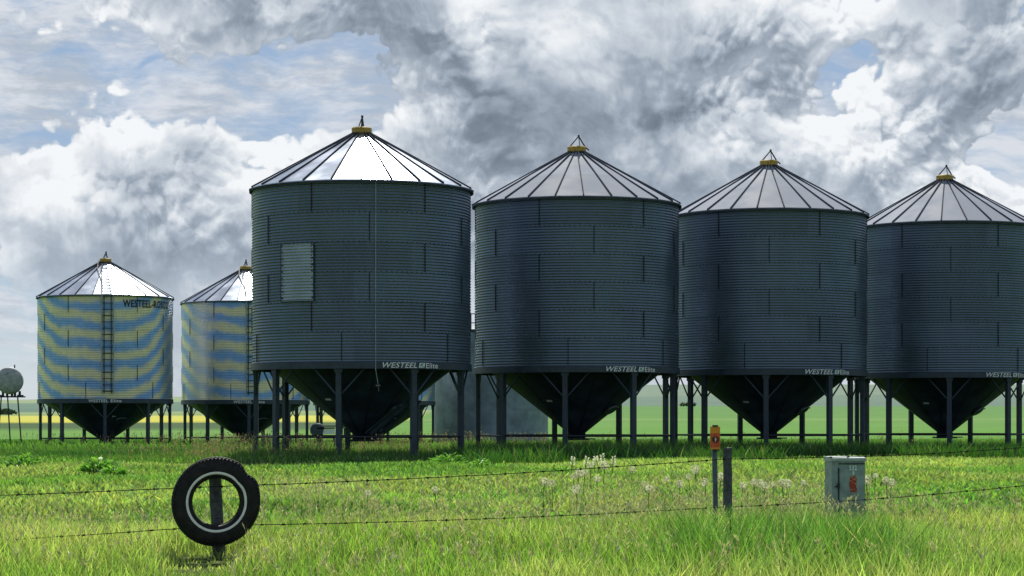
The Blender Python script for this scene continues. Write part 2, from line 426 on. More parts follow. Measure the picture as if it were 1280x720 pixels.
def wrap(mb, vs, fs, a, z, r):
    k = mb.addv([ang(a + v[0] / r, r, z + v[1]) for v in vs])
    for f in fs: mb.face([k + i for i in f])

# ------------------------------------------------------------------ terrain
def smooth(a, b, x):
    t = np.clip((x - a) / (b - a), 0, 1); return t * t * (3 - 2 * t)
LN = [(-400, 0), (0, -.25), (15, -.20), (21, -.08), (25, .0), (32, .12), (45, .30), (60, .40), (110, .30), (200, .0), (300, .0), (400, .5), (600, 1.35), (900, 4.4), (1400, 8.5), (2200, 21), (3000, 31.5), (3600, 34), (5000, 5), (9000, -60)]
RN = [(-400, 0), (0, -.25), (15, -.20), (21, -.08), (25, .0), (32, .12), (45, .30), (60, .40), (110, .30), (200, .0), (300, .0), (500, .9), (900, 5.0), (1400, 12), (2200, 30), (3200, 56), (3800, 62), (5000, 20), (9000, -60)]
def gz(x, y):
    x = np.asarray(x, float); y = np.asarray(y, float)
    l = np.interp(y, [a for a, b in LN], [b for a, b in LN]); r = np.interp(y, [a for a, b in RN], [b for a, b in RN])
    t = smooth(-.26, .09, x / np.maximum(y, 200.0))
    z = l * (1 - t) + r * t
    near = 1 - smooth(90, 160, y)
    z = z + near * (.035 * np.sin(x * .8 + y * .31) + .03 * np.sin(x * .23 - y * .7 + 1.3)) * smooth(10, 24, y)
    z = z + (1 - smooth(34, 55, y)) * .07 * smooth(0, 7, x) * smooth(10, 20, y)
    return z
def gzf(x, y): return float(gz(x, y))
def build_ground():
    ys = np.concatenate([np.arange(-60, 14, 4.0), np.arange(14, 90, .8), np.geomspace(90, 9000, 120)])
    xs = np.concatenate([-np.geomspace(40, 5000, 46)[::-1], np.arange(-39, 39.5, 1.0), np.geomspace(40, 5000, 46)])
    X, Y = np.meshgrid(xs, ys); Z = gz(X, Y)
    nx, ny = len(xs), len(ys)
    v = np.stack([X, Y, Z], -1).reshape(-1, 3)
    i = np.arange(ny - 1)[:, None] * nx + np.arange(nx - 1)[None]
    f = np.stack([i, i + 1, i + nx + 1, i + nx], -1).reshape(-1, 4)
    me = bpy.data.meshes.new('ground'); me.from_pydata(v.tolist(), [], f.tolist())
    me.polygons.foreach_set('use_smooth', [True] * len(f)); me.update()
    o = bpy.data.objects.new('ground', me); C.objects.link(o); tag(o, kind='structure')
    m, g, b = new_mat('prairie_ground')
    tc = g.n('ShaderNodeTexCoord').outputs['Object']
    x, y, z = g.sep(tc)
    wob = g.mul(g.sub(g.noise(tc, .004, 4.0, .55), .5), .10)
    ly = g.add(g.m('LOGARITHM', g.m('MAXIMUM', y, 1.0), 10.0), g.mul(wob, g.step(y, 300, 900)))
    tn = g.div(g.sub(ly, 1.5), 2.2)                     # 32 m -> 0, 5000 m -> 1
    def T(d): return (math.log10(d) - 1.5) / 2.2
    gr_ = (.085, .155, .036)
    left = g.ramp(tn, [(0.0, (.06, .085, .02)), (T(85), (.055, .11, .022)), (T(140), (.10, .25, .035)), (T(330), (.125, .27, .05)), (T(400), (.06, .12, .04)), (T(560), (.055, .105, .04)),
                       (T(640), (.52, .50, .07)), (T(830), (.50, .49, .10)), (T(870), (.22, .30, .11)), (T(1150), (.24, .32, .15)), (T(1200), (.11, .19, .14)), (T(2000), (.13, .21, .16)),
                       (T(2100), (.24, .32, .17)), (T(3300), (.27, .34, .22))])  # farthest stops turned bluish: distance haze painted into the field colours
    right = g.ramp(tn, [(0.0, (.06, .085, .02)), (T(85), (.045, .11, .018)), (T(140), (.095, .25, .035)), (T(330), (.11, .27, .04)), (T(600), (.12, .26, .055)), (T(640), (.17, .29, .08)), (T(700), (.115, .255, .055)),
                        (T(1330), (.11, .24, .07)), (T(1380), (.13, .20, .15)), (T(2000), (.15, .22, .165)), (T(2080), (.18, .25, .18)), (T(3300), (.19, .26, .20))])  # far stops carry the same painted haze
    sel = g.step(g.add(x, g.mul(g.m('MAXIMUM', g.sub(y, 700), 0.0), .02)), -34, -28)
    c = g.mix(sel, left, right)
    rows = g.noise(g.xyz(g.mul(x, .02), g.mul(y, .35), 0), 1.0, 4.0, .6)
    n2 = g.noise(tc, .03, 6.0, .6); n3 = g.noise(tc, 1.3, 5.0, .65)
    k = g.add(g.add(g.mul(g.sub(rows, .5), .30), g.mul(g.sub(n2, .5), .55)), g.add(1.0, g.mul(g.sub(n3, .5), .55)))
    c = g.vm('SCALE', c, sc=k)
    g.put(b.inputs['Base Color'], c); b.inputs['Roughness'].default_value = .95; b.inputs['Specular IOR Level'].default_value = .1
    bn = g.n('ShaderNodeBump'); bn.inputs['Strength'].default_value = .6; bn.inputs['Distance'].default_value = .12
    g.put(bn.inputs['Height'], g.noise(tc, 3.0, 5.0, .7)); g.put(b.inputs['Normal'], bn.outputs[0])
    me.materials.append(m)
build_ground()

# ------------------------------------------------------------------ grain bins
def make_bin(kind, name='grain_bin'):
    big = kind == 'big'
    if big: Rr, zb0, zb1, ze, zc, n_leg, leg0 = 3.10, 2.56, 2.755, 7.64, 9.31, 9, R(-8.1)
    else:   Rr, zb0, zb1, ze, zc, n_leg, leg0 = 3.26, 2.12, 2.34, 7.26, 9.06, 9, R(9.8)
    root = empty(name, (0, 0, 0))
    # wall: real corrugations, 12 to each of the six rings of sheets
    tiers, per = 6, 10
    th = (ze - zb1) / tiers; amp = .014
    prof = []
    sub = 5
    for i in range(tiers * per * sub + 1):
        z = (ze - zb1) * i / (tiers * per * sub)
        prof.append((Rr + amp * math.cos(2 * PI * i / sub), z))
    w = MB(); w.lathe(prof, 96)
    w.v = [tuple(p) for p in w.v]
    ncorr = len(w.f)
    w.cur = 1
    sheet = R(60)
    for t in range(tiers):
        z0 = th * t; off = (t % 2) * sheet / 2 + (R(-14) if t == 0 else 0)
        for k in range(6):
            a = off + k * sheet + R(7.7 + 0)
            pr = Rr + amp + .007
            da = .011 / Rr
            zz0, zz1 = z0 + .03, z0 + th - .03
            pts = [ang(a - da, pr - .02, zz0), ang(a + da, pr - .02, zz0), ang(a + da, pr - .02, zz1), ang(a - da, pr - .02, zz1),
                   ang(a - da, pr, zz0), ang(a + da, pr, zz0), ang(a + da, pr, zz1), ang(a - da, pr, zz1)]
            w.hexa(pts)
        if t:
            nb = 132                                         # bolts along each horizontal joint
            for k in range(nb):
                a = 2 * PI * k / nb; pr = Rr + amp + .006; da = .013 / Rr
                zz0, zz1 = z0 - .013, z0 + .013
                k0 = w.addv([ang(a - da, pr, zz0), ang(a + da, pr, zz0), ang(a + da, pr, zz1), ang(a - da, pr, zz1)]); w.face((k0, k0 + 1, k0 + 2, k0 + 3))
    wall = w.build('wall', [M['wall'] if big else M['sheen_banded'], M['seam']], root, loc=(0, 0, zb1))
    sm = [i < ncorr for i in range(len(w.f))]
    wall.data.polygons.foreach_set('use_smooth', sm)
    # roof: 24 flat sheets with raised ribs between them
    N = 24; re = Rr + .075; rc = .26; rb = MB()
    for k in range(N):
        a0, a1 = 2 * PI * k / N, 2 * PI * (k + 1) / N
        lv = [(re, 0.0), (re, .05), (rc + (re - rc) * .5, (zc - ze) * .5 + .04), (rc, zc - ze)]
        p = [(ang(a0, r, z), ang(a1, r, z)) for r, z in lv]
        for i in range(3):
            k0 = rb.addv([p[i][0], p[i][1], p[i + 1][1], p[i + 1][0]]); rb.face((k0, k0 + 1, k0 + 2, k0 + 3))
    rb.cur = 1
    for k in range(N):
        a = 2 * PI * k / N; d = ang(a, 1, 0); s_ = Vector((math.cos(a), math.sin(a), 0)) * .015
        p0 = ang(a, re + .02, .035); p1 = ang(a, rc, zc - ze + .0)
        up = Vector((0, 0, .05))
        rb.hexa([p0 - s_, p0 + s_, p1 + s_ * .7, p1 - s_ * .7, p0 - s_ + up, p0 + s_ + up, p1 + s_ * .7 + up, p1 - s_ * .7 + up])
    rb.lathe([(Rr - .05, -.02), (re + .012, -.03), (re + .012, .02), (re - .03, .03)], 96)
    roof = rb.build('roof', [M['roof_bright'], M['rib']], root, loc=(0, 0, ze))
    if big: roof.rotation_euler[2] = R(2)
    # collar and lid
    c = MB(); c.lathe([(.20, -.05), (.25, -.04), (.285, .0), (.29, .14), (.26, .165), (0.001, .19)], 32)
    for k in range(12):
        a = 2 * PI * k / 12; c.box(ang(a, .27, -.04), (.04, .04, .09), a)
    col = c.build('collar', M['yellow'], root, smooth=False, loc=(0, 0, zc + .02))
    f = MB()
    top = Vector((.06, 0, .55)); hgt = .32
    f.tube([(-.25, .04, .12), (top.x, .0, .16 + hgt)], .018, 6); f.tube([(-.25, -.05, .12), (top.x, .0, .16 + hgt)], .018, 6)
    f.tube([(top.x, 0, .16 + hgt), (.26, .0, .16), (.38, .0, .06)], .022, 6)
    f.tube([(top.x, .0, .16 + hgt), (.10, .0, .17)], .012, 6)
    f.tube([(.20, -.12, .15), (.20, .12, .15)], .02, 6); f.box((top.x, 0, .17 + hgt), (.05, .06, .06))
    f.build('lid_frame', M['dark'], col)
    if not big: col.rotation_euler[2] = R(75)
    # ring beam with the lettering
    b = MB(); rbm = Rr + .035
    b.lathe([(rbm - .10, 0), (rbm, 0), (rbm, zb1 - zb0 - .012), (rbm - .10, zb1 - zb0 - .012)], 96)
    b.lathe([(rbm + .0, .0), (rbm + .02, .0), (rbm + .02, .015), (rbm, .015)], 96)
    beam = b.build('ring_beam', M['steel'], root, loc=(0, 0, zb0))
    lt = MB(); zt = (zb1 - zb0) / 2 + .002; rl = rbm + .006
    if big:
        c0 = R(30.4); tw = 1.68
        vs, fs = text_verts('WESTEEL', 1, .012, .32, 1.05); wrap(lt, fit(vs, 1.0, .150), fs, c0 - .385 / rl, zt, rl); lt.build('lettering', M['white'], beam); lt = MB()
        vs, fs = text_verts('Elite', 1, .012, 0, 1.06); wrap(lt, fit(vs, .42, .145), fs, c0 + .62 / rl, zt - .004, rl)
        lt.build('lettering', M['white'], beam)
        e = MB(); cx = c0 + .27 / rl
        def poly(p, rr): k = e.addv([ang(cx + q[0] / rr, rr, zt + q[1]) for q in p]); e.face(range(k, k + len(p)))
        poly([(-.10, -.067), (.08, -.067), (.11, .067), (-.07, .067)], rl)
        e.cur = 1
        poly([(-.055, -.05), (-.03, -.05), (.01, .05), (-.035, .05)], rl + .003)
        poly([(-.01, -.01), (.085, .05), (.03, .05), (-.02, .02)], rl + .003)
        poly([(-.005, -.012), (.02, .005), (.075, -.055), (.035, -.055)], rl + .003)
        e.build('emblem', [M['white'], M['green']], beam)
    else:
        c0 = R(10)
        vs, fs = text_verts('WESTEEL', 1, .012, .0, 1.05); wrap(lt, fit(vs, .94, .15), fs, c0 - .33 / rl, zt, rl); lt.build('lettering', M['white'], beam); lt = MB()
        vs, fs = text_verts('Elite', 1, .012, 0, 1.06); wrap(lt, fit(vs, .52, .14), fs, c0 + .52 / rl, zt, rl)
        lt.build('lettering', M['white'], beam)
    # hopper cone
    h = MB()
    if big: pr = [(3.04, 2.97), (.27, .80), (.27, .62), (.20, .62)]
    else:   pr = [(3.16, 2.28), (.30, .39), (.30, .26), (.2, .26)]
    h.lathe(pr, 72)
    nh = len(h.f)
    slope = math.atan2(pr[0][1] - pr[1][1], pr[0][0] - pr[1][0])
    for k in range(12):                                # lapped seams of the cone
        a = 2 * PI * (k + .4) / 12
        s_ = Vector((math.cos(a), math.sin(a), 0)) * .02; nn = Vector((math.sin(a) * math.sin(slope), -math.cos(a) * math.sin(slope), -math.cos(slope))) * .012
        p0 = ang(a, pr[0][0], pr[0][1]); p1 = ang(a, pr[1][0], pr[1][1])
        h.hexa([p0 - s_, p0 + s_, p1 + s_, p1 - s_, p0 - s_ + nn, p0 + s_ + nn, p1 + s_ + nn, p1 - s_ + nn])
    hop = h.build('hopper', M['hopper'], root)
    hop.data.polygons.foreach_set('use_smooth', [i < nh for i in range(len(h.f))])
    def on_cone(a, zc_, lift):
        r_ = pr[1][0] + (zc_ - pr[1][1]) / math.tan(slope)
        n_ = Vector((math.sin(a) * math.sin(slope), -math.cos(a) * math.sin(slope), -math.cos(slope)))
        t_ = Vector((math.cos(a), math.sin(a), 0)); d_ = t_.cross(n_)
        return ang(a, r_, zc_) + n_ * lift, t_, d_, n_
    ma = R(58) if big else R(35)
    p, tt, dd, nn = on_cone(ma, 1.50 if big else 1.35, .03)
    mh = MB()
    mh.tube([p + (tt * math.cos(q) * .27 + dd * math.sin(q) * .20) for q in [2 * PI * i / 20 for i in range(20)]], .028, 6, closed=True)
    k0 = mh.addv([p + nn * .02 + (tt * math.cos(q) * .26 + dd * math.sin(q) * .19) for q in [2 * PI * i / 20 for i in range(20)]]); mh.face(range(k0, k0 + 20))
    hatch = mh.build('hatch', M['hopper'], hop)
    mr = MB(); mr.tube([p + nn * .05 + (tt * math.cos(q) * .30 + dd * math.sin(q) * .23) for q in [R(200) + R(110) * i / 10 for i in range(11)]], .017, 6)
    mr.build('hatch_rim', M['ladder'], hatch)
    st = MB(); p, tt, dd, nn = on_cone(R(-35) if big else R(22), 1.75 if big else 1.5, .01)
    k0 = st.addv([p - tt * .10 - dd * .045, p + tt * .10 - dd * .045, p + tt * .10 + dd * .045, p - tt * .10 + dd * .045]); st.face(range(k0, k0 + 4))
    st.build('sticker', M['white'], hop)
    # slide gate below the cone
    s2 = MB(); zg = pr[2][1]; s2.box((0, 0, zg - .03), (.72, .62, .06)); s2.box((.42, 0, zg - .02), (.28, .5, .035)); s2.tube([(-.30, -.33, zg - .03), (-.1, -.42, zg - .03)], .02, 6)
    s2.build('slide_gate', M['dark'], root)
    # legs with their braces
    for k in range(n_leg):
        a = leg0 + k * 2 * PI / n_leg; rl_ = Rr - .10
        l = MB(); l.box((0, 0, zb0 / 2 - .15), (.15, .13, zb0 + .3), 0); l.box((0, 0, zb0 - .05), (.22, .16, .10), 0)
        l.box((0, 0, .06), (.26, .26, .04))
        leg = l.build('leg', M['steel'], root); leg.location = ang(a, rl_, 0); leg.rotation_euler[2] = a
        for s_ in (-1, 1):
            br = MB(); y_out = -.0
            ta = .72 / rl_                                    # brace foot on leg, head on the beam
            q = ang(s_ * ta, rl_, 0) - ang(0, rl_, 0)
            br.tube([(s_ * .07, -.01, zb0 - .70), (q.x, q.y - .02, zb0 + .02)], .026, 6)
            br.build('brace', M['steel'], leg)
    # rail that ties the legs near the ground
    rl2 = MB(); zr = .70 if big else .42
    for k in range(n_leg):
        a = leg0 + k * 2 * PI / n_leg; b_ = a + 2 * PI / n_leg
        rl2.tube([ang(a, Rr - .10, zr), ang(b_, Rr - .10, zr)], .032, 6)
    rl2.build('tie_rail', M['dark'], root)
    if not big:
        # ladder up the wall and over the roof
        a = R(12); ld = MB(); t_ = Vector((math.cos(a), math.sin(a), 0)) * .27
        z0, z1 = zb1 + .25, ze + .03
        for s_ in (-1, 1):
            ld.tube([ang(a, Rr + .14, z0) + t_ * s_, ang(a, Rr + .14, z1) + t_ * s_], .030, 6)
            zz = z0 + .1
            while zz < z1: ld.tube([ang(a, Rr + .14, zz) + t_ * s_, ang(a, Rr, zz) + t_ * s_], .018, 5); zz += 1.2
        zz = z0 + .1
        rg = MB()
        while zz < z1 - .05: rg.tube([ang(a, Rr + .14, zz) - t_, ang(a, Rr + .14, zz) + t_], .022, 5); zz += .30
        for s_ in (-.62, .62): rg.box(ang(a, Rr + .06, (z0 + z1) / 2) + t_ * s_, (.045, .01, z1 - z0), a)  # added dark uprights behind the rungs, darkening the ladder interior
        lad = ld.build('wall_ladder', M['ladder'], root); rg.build('rungs', M['steel'], lad)
        sh = MB(); zz = z0 + .6
        rl_ = MB(); sl = (zc - ze) / (re - rc)
        def rp(r_, e=.10): return ang(a, r_, ze + (re - r_) * sl + e)
        for s_ in (-1, 1): rl_.tube([rp(re) + t_ * s_, rp(.55) + t_ * s_ * .75], .014, 5)
        r_ = re - .15
        while r_ > .6: rl_.tube([rp(r_) - t_ * .9, rp(r_) + t_ * .9], .013, 5); r_ -= .27
        rl_.build('roof_ladder', M['dark'], root)
        cb = MB(); a2 = R(2)
        pts = [Vector(rp(.35, .12)) + Vector((-.35, 0, 0)), Vector(rp(.9, .08)) + Vector((-.42, 0, 0)), Vector(rp(1.6, .07)) + Vector((-.36, 0, 0)), Vector(rp(2.2, .07)) + Vector((-.26, 0, 0)), Vector(rp(2.6, .07)) + Vector((-.24, 0, 0)), Vector(rp(re + .04, .03)) + Vector((-.27, 0, 0)), ang(R(7), Rr + .06, ze - .35)]
        cb.tube(pts, .028, 6); cb.build('lid_cable', M['dark'], root)
        bt = MB(); vs, fs = text_verts('WESTEEL-ROSCO', 1, .022, 0, 1.10)
        wrap(bt, fit(vs, 2.95, .36), fs, R(50.5), ze - zb1 - .36, Rr + amp + .012)
        bt.build('lettering', M['blacktext'], wall)
    return root

def place(o, x, y, label, z=None):
    o.location = (x, y, gzf(x, y) if z is None else z); o['label'] = label; return o
big = make_bin('big'); tag(big, cat='grain bin', group='large dark hopper bins in the row')
bins = [big] + [copy_tree(big) for _ in range(3)]
spec = [(-4.28, 63.8, 'tallest dark grain bin with blazing bright roof and a pale square sheet on its wall'),
        (1.97, 68.2, 'dark hopper bin right beside the bin with the pale square sheet'),
        (8.23, 71.8, 'dark hopper bin behind the orange marker sign and metal cabinet, third in the row'),
        (14.70, 76.1, 'dark hopper bin at the right edge, farthest and smallest of the large row')]
for o, (x, y, l) in zip(bins, spec): place(o, x, y, l, .40)
for i, o in enumerate(bins):
    for ch in o.children:
        nm = ch.name.split('.')[0]
        if nm == 'roof' and i:
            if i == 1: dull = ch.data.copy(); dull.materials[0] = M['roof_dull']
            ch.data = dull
        if nm == 'roof' and i == 0: ch.rotation_euler[2] = R(3.8)
        if nm == 'wall' and i >= 2: ch.rotation_euler[2] = R(-12 - i)
        if nm == 'collar': ch.rotation_euler[2] = R(80) if i == 0 else R(8)
# the first bin only: pale sheet, pull rope, side tube
def corr_patch(a0, a1, z0, z1, Rr, amp, n=14):
    mb = MB(); pit = 4.885 / 60
    m = int((z1 - z0) / pit * 6); ks = []
    for i in range(m + 1):
        z = z0 + (z1 - z0) * i / m
        r = Rr + amp * math.cos(2 * PI * (z - 2.755) / pit) + .024
        ks.append(mb.addv([ang(a0 + (a1 - a0) * j / n, r, z) for j in range(n + 1)]))
    for i in range(m):
        for j in range(n): mb.face((ks[i] + j, ks[i] + j + 1, ks[i + 1] + j + 1, ks[i + 1] + j))
    return mb
corr_patch(R(-41), R(-20.8), 2.755 + .8142 * 2 + .02, 2.755 + .8142 * 4 - .02, 3.10, .014).build('replacement_sheet', M['patch'], big, smooth=True)
fr_ = MB()
for a_ in (-41, -20.8):
    a_ = R(a_); fr_.tube([ang(a_, 3.139, 4.40), ang(a_, 3.139, 6.00)], .010, 5)
for z_ in (4.403, 5.995): fr_.tube([ang(R(-41 + 20.2 * i / 12), 3.139, z_) for i in range(13)], .010, 5)
for i_ in range(9):
    for a_ in (-40.2, -21.6): fr_.box(ang(R(a_), 3.142, 4.5 + i_ * .18), (.03, .03, .03), R(a_))
fr_.build('sheet_edge', M['rib'], big)
rp = MB(); a = R(10.7)
rp.tube([ang(a, 3.18, 7.6), ang(a, 3.15, 5), ang(a, 3.16, 2.75), ang(a, 3.16, 2.52), ang(a + .02, 3.1, 2.2), ang(a + .035, 3.0, 1.95)], .011, 5)
rp.tube([ang(a + .005, 3.05, 2.10), ang(a + .045, 3.05, 2.10)], .02, 5)
rp.build('pull_rope', M['ladder'], big)
tb = MB()
tb.tube([(.33, -.62, .78), (1.50, -1.25, 1.72)], .07, 8); tb.tube([(.15, -.62, .80), (1.40, -1.35, 1.80)], .028, 6); tb.tube([(.55, -.62, .78), (1.72, -1.22, 1.70)], .035, 6)
tb.tube([(.33, -.62, .78), (.55, -.62, .95), (.55, -.62, .62)], .02, 6)
tb.build('unloading_tube', M['steel'], big)
fr = MB(); fr.tube([(-.62, -.6, .72), (-.62, -.6, 1.10), (-.25, -.6, .72), (-.62, -.6, .72)], .022, 6); fr.tube([(-.45, -.6, .72), (-.45, -.6, .93)], .02, 6); fr.build('gate_bracket', M['steel'], big)

small = make_bin('small'); tag(small, cat='grain bin', group='blue and tan banded bins behind the row')
sb = [small, copy_tree(small), copy_tree(small)]
sspec = [(-19.96, 110, 'bin with painted-in blue and tan sheen bands, full ladder and WESTEEL-ROSCO lettering, left of the others'),
         (-13.72, 115.4, 'bin with painted-in blue sheen bands and grey metallic streaks, partly hidden behind the tallest dark bin'),
         (-7.42, 120.8, 'bin almost wholly hidden behind the tallest dark bin, only its legs showing underneath')]
for o, (x, y, l) in zip(sb, sspec): place(o, x, y, l, .30)
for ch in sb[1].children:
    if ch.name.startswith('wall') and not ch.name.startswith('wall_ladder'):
        ch.data = ch.data.copy(); ch.data.materials[0] = M['sheen_banded_grey']

# ------------------------------------------------------------------ flat-topped tank between the first two bins
def storage_tank():
    root = empty('storage_tank', (-1.17, 126, gzf(-1, 126) - .05)); tag(root, 'plain dull grey cylindrical tank standing on the ground behind the two nearest dark bins', 'storage tank')
    w = MB(); w.lathe([(3.2, 0), (3.2, 2.0), (3.215, 2.0), (3.215, 2.05), (3.2, 2.05), (3.2, 4.2), (3.215, 4.2), (3.215, 4.25), (3.2, 4.25), (3.2, 6.25)], 80)
    w.build('wall', M['tank'], root, smooth=False)
    r = MB(); r.lathe([(3.2, 6.24), (3.26, 6.25), (3.26, 6.40), (3.1, 6.42), (.3, 6.75), (.001, 6.76)], 80); r.build('roof', M['hopper'], root)
    h = MB()
    for z in (6.75, 7.25): h.tube([ang(R(-60) + R(100) * i / 20, 3.15, z + (.25 if i < 4 else 0)) for i in range(21)], .03, 6)
    for i in range(0, 21, 4): h.tube([ang(R(-60) + R(100) * i / 20, 3.15, 6.35), ang(R(-60) + R(100) * i / 20, 3.15, 7.25)], .025, 6)
    h.build('handrail', M['steel'], root)
storage_tank()

# ------------------------------------------------------------------ fuel tank on its stand at the left edge
def fuel_tank():
    x, y = (12 - 640) / 2800 * 104, 104.0; z0 = gzf(x, y)
    root = empty('fuel_tank', (x, y, z0)); tag(root, 'round grey fuel tank on a tall thin legged stand at the left edge', 'fuel tank')
    zc = EYE + 52 / 2800 * 104 - z0; r = .62
    t = MB(); n = 40
    prof = [(0.001, -.86), (.3, -.84), (.52, -.77), (.60, -.70), (r, -.64), (r, .64), (.6, .7), (.52, .77), (.3, .84), (.001, .86)]
    ks = []
    for rr, l in prof: ks.append(t.addv([(rr * math.sin(2 * PI * j / n), l, zc + rr * math.cos(2 * PI * j / n)) for j in range(n)]))
    for i in range(len(prof) - 1):
        for j in range(n): t.face((ks[i] + j, ks[i + 1] + j, ks[i + 1] + (j + 1) % n, ks[i] + (j + 1) % n))
    tk = t.build('tank_shell', M['tankgrey'], root, smooth=True); tk.rotation_euler[2] = R(10.8)
    cr = MB()
    for yy in (-.5, .5): cr.box((0, yy, zc - r - .12), (1.25, .08, .06)); [cr.box((sx, yy, zc - r + .02), (.10, .08, .26)) for sx in (-.42, .0, .36)]
    for sx in (-.5, .5): cr.box((sx, 0, zc - r - .06), (.06, 1.1, .06))
    cr.build('cradle', M['dark'], root)
    zt = zc - r - .12
    for (xa, xb, yy) in ((.02, .22, -.5), (.47, .72, -.45), (-.45, -.72, -.5), (-.5, -.74, .5)):
        l = MB(); l.tube([(xa, yy, zt), (xb, yy * 1.5, -.1)], .032, 8); l.build('leg', M['dark'], root)
    l = MB(); l.tube([(-.66, -.74, .28), (.70, -.74, .28)], .02, 6); l.build('cross_bar', M['dark'], root)
    v = MB(); v.tube([(.3, -.3, zc + r - .1), (.3, -.3, zc + r + .12)], .03, 8); v.build('vent_pipe', M['dark'], root)
fuel_tank()

# ------------------------------------------------------------------ small machine under the tallest bin
def fan_unit():
    x, y = (409 - 640) / 2800 * 96, 96.0
    root = empty('aeration_fan', (x, y, gzf(x, y))); tag(root, 'small dark machine with pale panels standing in grass beneath the tallest bin', 'aeration fan')
    b = MB(); b.box((0, 0, .55), (.62, .5, .12)); b.box((.1, 0, 1.02), (.50, .45, .05)); b.box((-.05, .0, .93), (.72, .5, .06)); b.build('frame', M['dark'], root)
    h = MB(); h.lathe([(.001, -.25), (.26, -.25), (.30, -.2), (.30, .2), (.26, .25), (.001, .25)], 24); ho = h.build('housing', M['steel'], root); ho.location = (-.42, 0, .85); ho.rotation_euler = (R(90), 0, 0)
    p = MB(); p.box((.08, -.02, .78), (.50, .4, .20)); p.build('panel', M['white'], root)
    for sx in (-.3, .3): l = MB(); l.box((sx, 0, .25), (.07, .4, .52)); l.build('leg', M['dark'], root)
fan_unit()

# ------------------------------------------------------------------ fence: posts, tyre, wires
def plank_post(name, x, y, w, d, z0, z1, lean, mat, label, cat='fence post'):
    root = empty(name, (x, y, z0)); tag(root, label, cat); mb = MB(); n = 8; H = z1 - z0
    ks = []
    for i in range(n + 1):
        t = i / n; zz = -.3 + (H + .3) * t
        cx = lean * (zz / H); j = lambda: random.uniform(-.004, .004)
        hw = w / 2 * (1 - .06 * t)
        seg = 10
        ks.append(mb.addv([(cx + hw * math.cos(2 * PI * q / seg) + j(), d / 2 * math.sin(2 * PI * q / seg) + j(), zz + (random.uniform(-.006, .006) if i == n else 0)) for q in range(seg)]))
    for i in range(n):
        for q in range(10): mb.face((ks[i] + q, ks[i] + (q + 1) % 10, ks[i + 1] + (q + 1) % 10, ks[i + 1] + q))
    mb.face([ks[-1] + q for q in range(10)])
    mb.build('shaft', mat, root, smooth=False)
    return root
def px(x, y, d): return ((x - 640) / 2800 * d, d, EYE + (528 - y) / 2800 * d)
tx, ty, _ = px(274, 690, 25.15)
tz0 = gzf(tx, ty)
tp = plank_post('fence_post', tx, ty, .15, .13, tz0, px(0, 594, 25.15)[2], -.05, M['post'], 'weathered dark post leaning slightly behind the hung tyre')
st = MB()
for z_ in (.42, .86): st.tube([(-.03, -.068, z_), (.0, -.082, z_ + .01), (.03, -.068, z_)], .004, 5)
st.build('staple', M['wire'], tp)

def tyre():
    cx, cy, cz = px(270, 627, 24.92)
    root = empty('tyre', (cx, cy, cz)); root.rotation_euler = (R(2), 0, R(11)); root.scale = (1, .86, 1); tag(root, 'big black tyre with a thin white sidewall ring and dented tread hung on the fence', 'tyre')
    # section profile (r, y), outside of carcass then inside
    prof = [(.262, -.060), (.275, -.088), (.30, -.100), (.36, -.112), (.42, -.108), (.455, -.092), (.478, -.072), (.488, -.03), (.490, 0), (.488, .03), (.478, .072), (.455, .092), (.42, .108), (.36, .112), (.30, .100), (.275, .088), (.262, .060),
            (.270, .045), (.30, .075), (.36, .092), (.42, .088), (.455, .06), (.468, 0), (.455, -.06), (.42, -.088), (.36, -.092), (.30, -.075), (.270, -.045)]
    n = 144; mb = MB()
    def warp(a):
        # dent in the upper right and a slight oval sag
        d = 1 - .075 * math.exp(-((a - R(47)) / R(9)) ** 2) + .02 * math.exp(-((a - R(66)) / R(10)) ** 2) + .015 * math.cos(2 * (a - R(30)))
        return d
    def pos(j, r, y, groove=0):
        a = 2 * PI * j / n; k = warp(a if a < PI else a - 2 * PI)
        kk = 1 + (k - 1) * max(0, min(1, (r - .28) / .16))
        rr = (r - groove) * kk
        return (rr * math.sin(a), y, rr * math.cos(a))
    ks = [mb.addv([pos(j, r, y) for j in range(n)]) for r, y in prof]
    for i in range(len(prof)):
        i2 = (i + 1) % len(prof)
        for j in range(n): mb.face((ks[i] + j, ks[i2] + j, ks[i2] + (j + 1) % n, ks[i] + (j + 1) % n))
    mb.build('carcass', M['rubber'], root, smooth=True)
    tr = MB()
    for k in range(72):                            # tread lugs around the rim
        for row, (y0, y1) in enumerate(((-.088, -.048), (-.040, -.004), (.004, .040), (.048, .088))):
            a0 = (k + (.5 if row % 2 else 0)) * n / 72; w_ = 1.35
            ro = .470 if row in (0, 3) else .484
            p = [pos(a0, ro, y0), pos(a0 + w_, ro, y0), pos(a0 + w_, ro, y1), pos(a0, ro, y1)]
            q = [pos(a0 + .12, ro + (.020 if row in (0, 3) else .010), y0 + .004), pos(a0 + w_ - .12, ro + (.020 if row in (0, 3) else .010), y0 + .004), pos(a0 + w_ - .12, ro + .012, y1 - .004), pos(a0 + .12, ro + .012, y1 - .004)]
            tr.hexa(p + q)
    tr.build('tread', M['rubber'], root)
    wr = MB(); ks = []
    for r, y in [(.310, -.1045), (.315, -.1090), (.331, -.1125), (.337, -.1085)]: ks.append(wr.addv([pos(j, r, y) for j in range(n)]))
    for i in range(3):
        for j in range(n): wr.face((ks[i] + j, ks[i + 1] + j, ks[i + 1] + (j + 1) % n, ks[i] + (j + 1) % n))
    wr.build('white_ring', M['whitewall'], root, smooth=True)
tyre()

qx, qy, _ = px(909.5, 645, 28.0)
plank_post('fence_post', qx, qy, .115, .115, gzf(qx, qy) - .03, px(0, 559.5, 28)[2], 0.0, M['post'], 'dark round post standing just right of the orange marker sign')

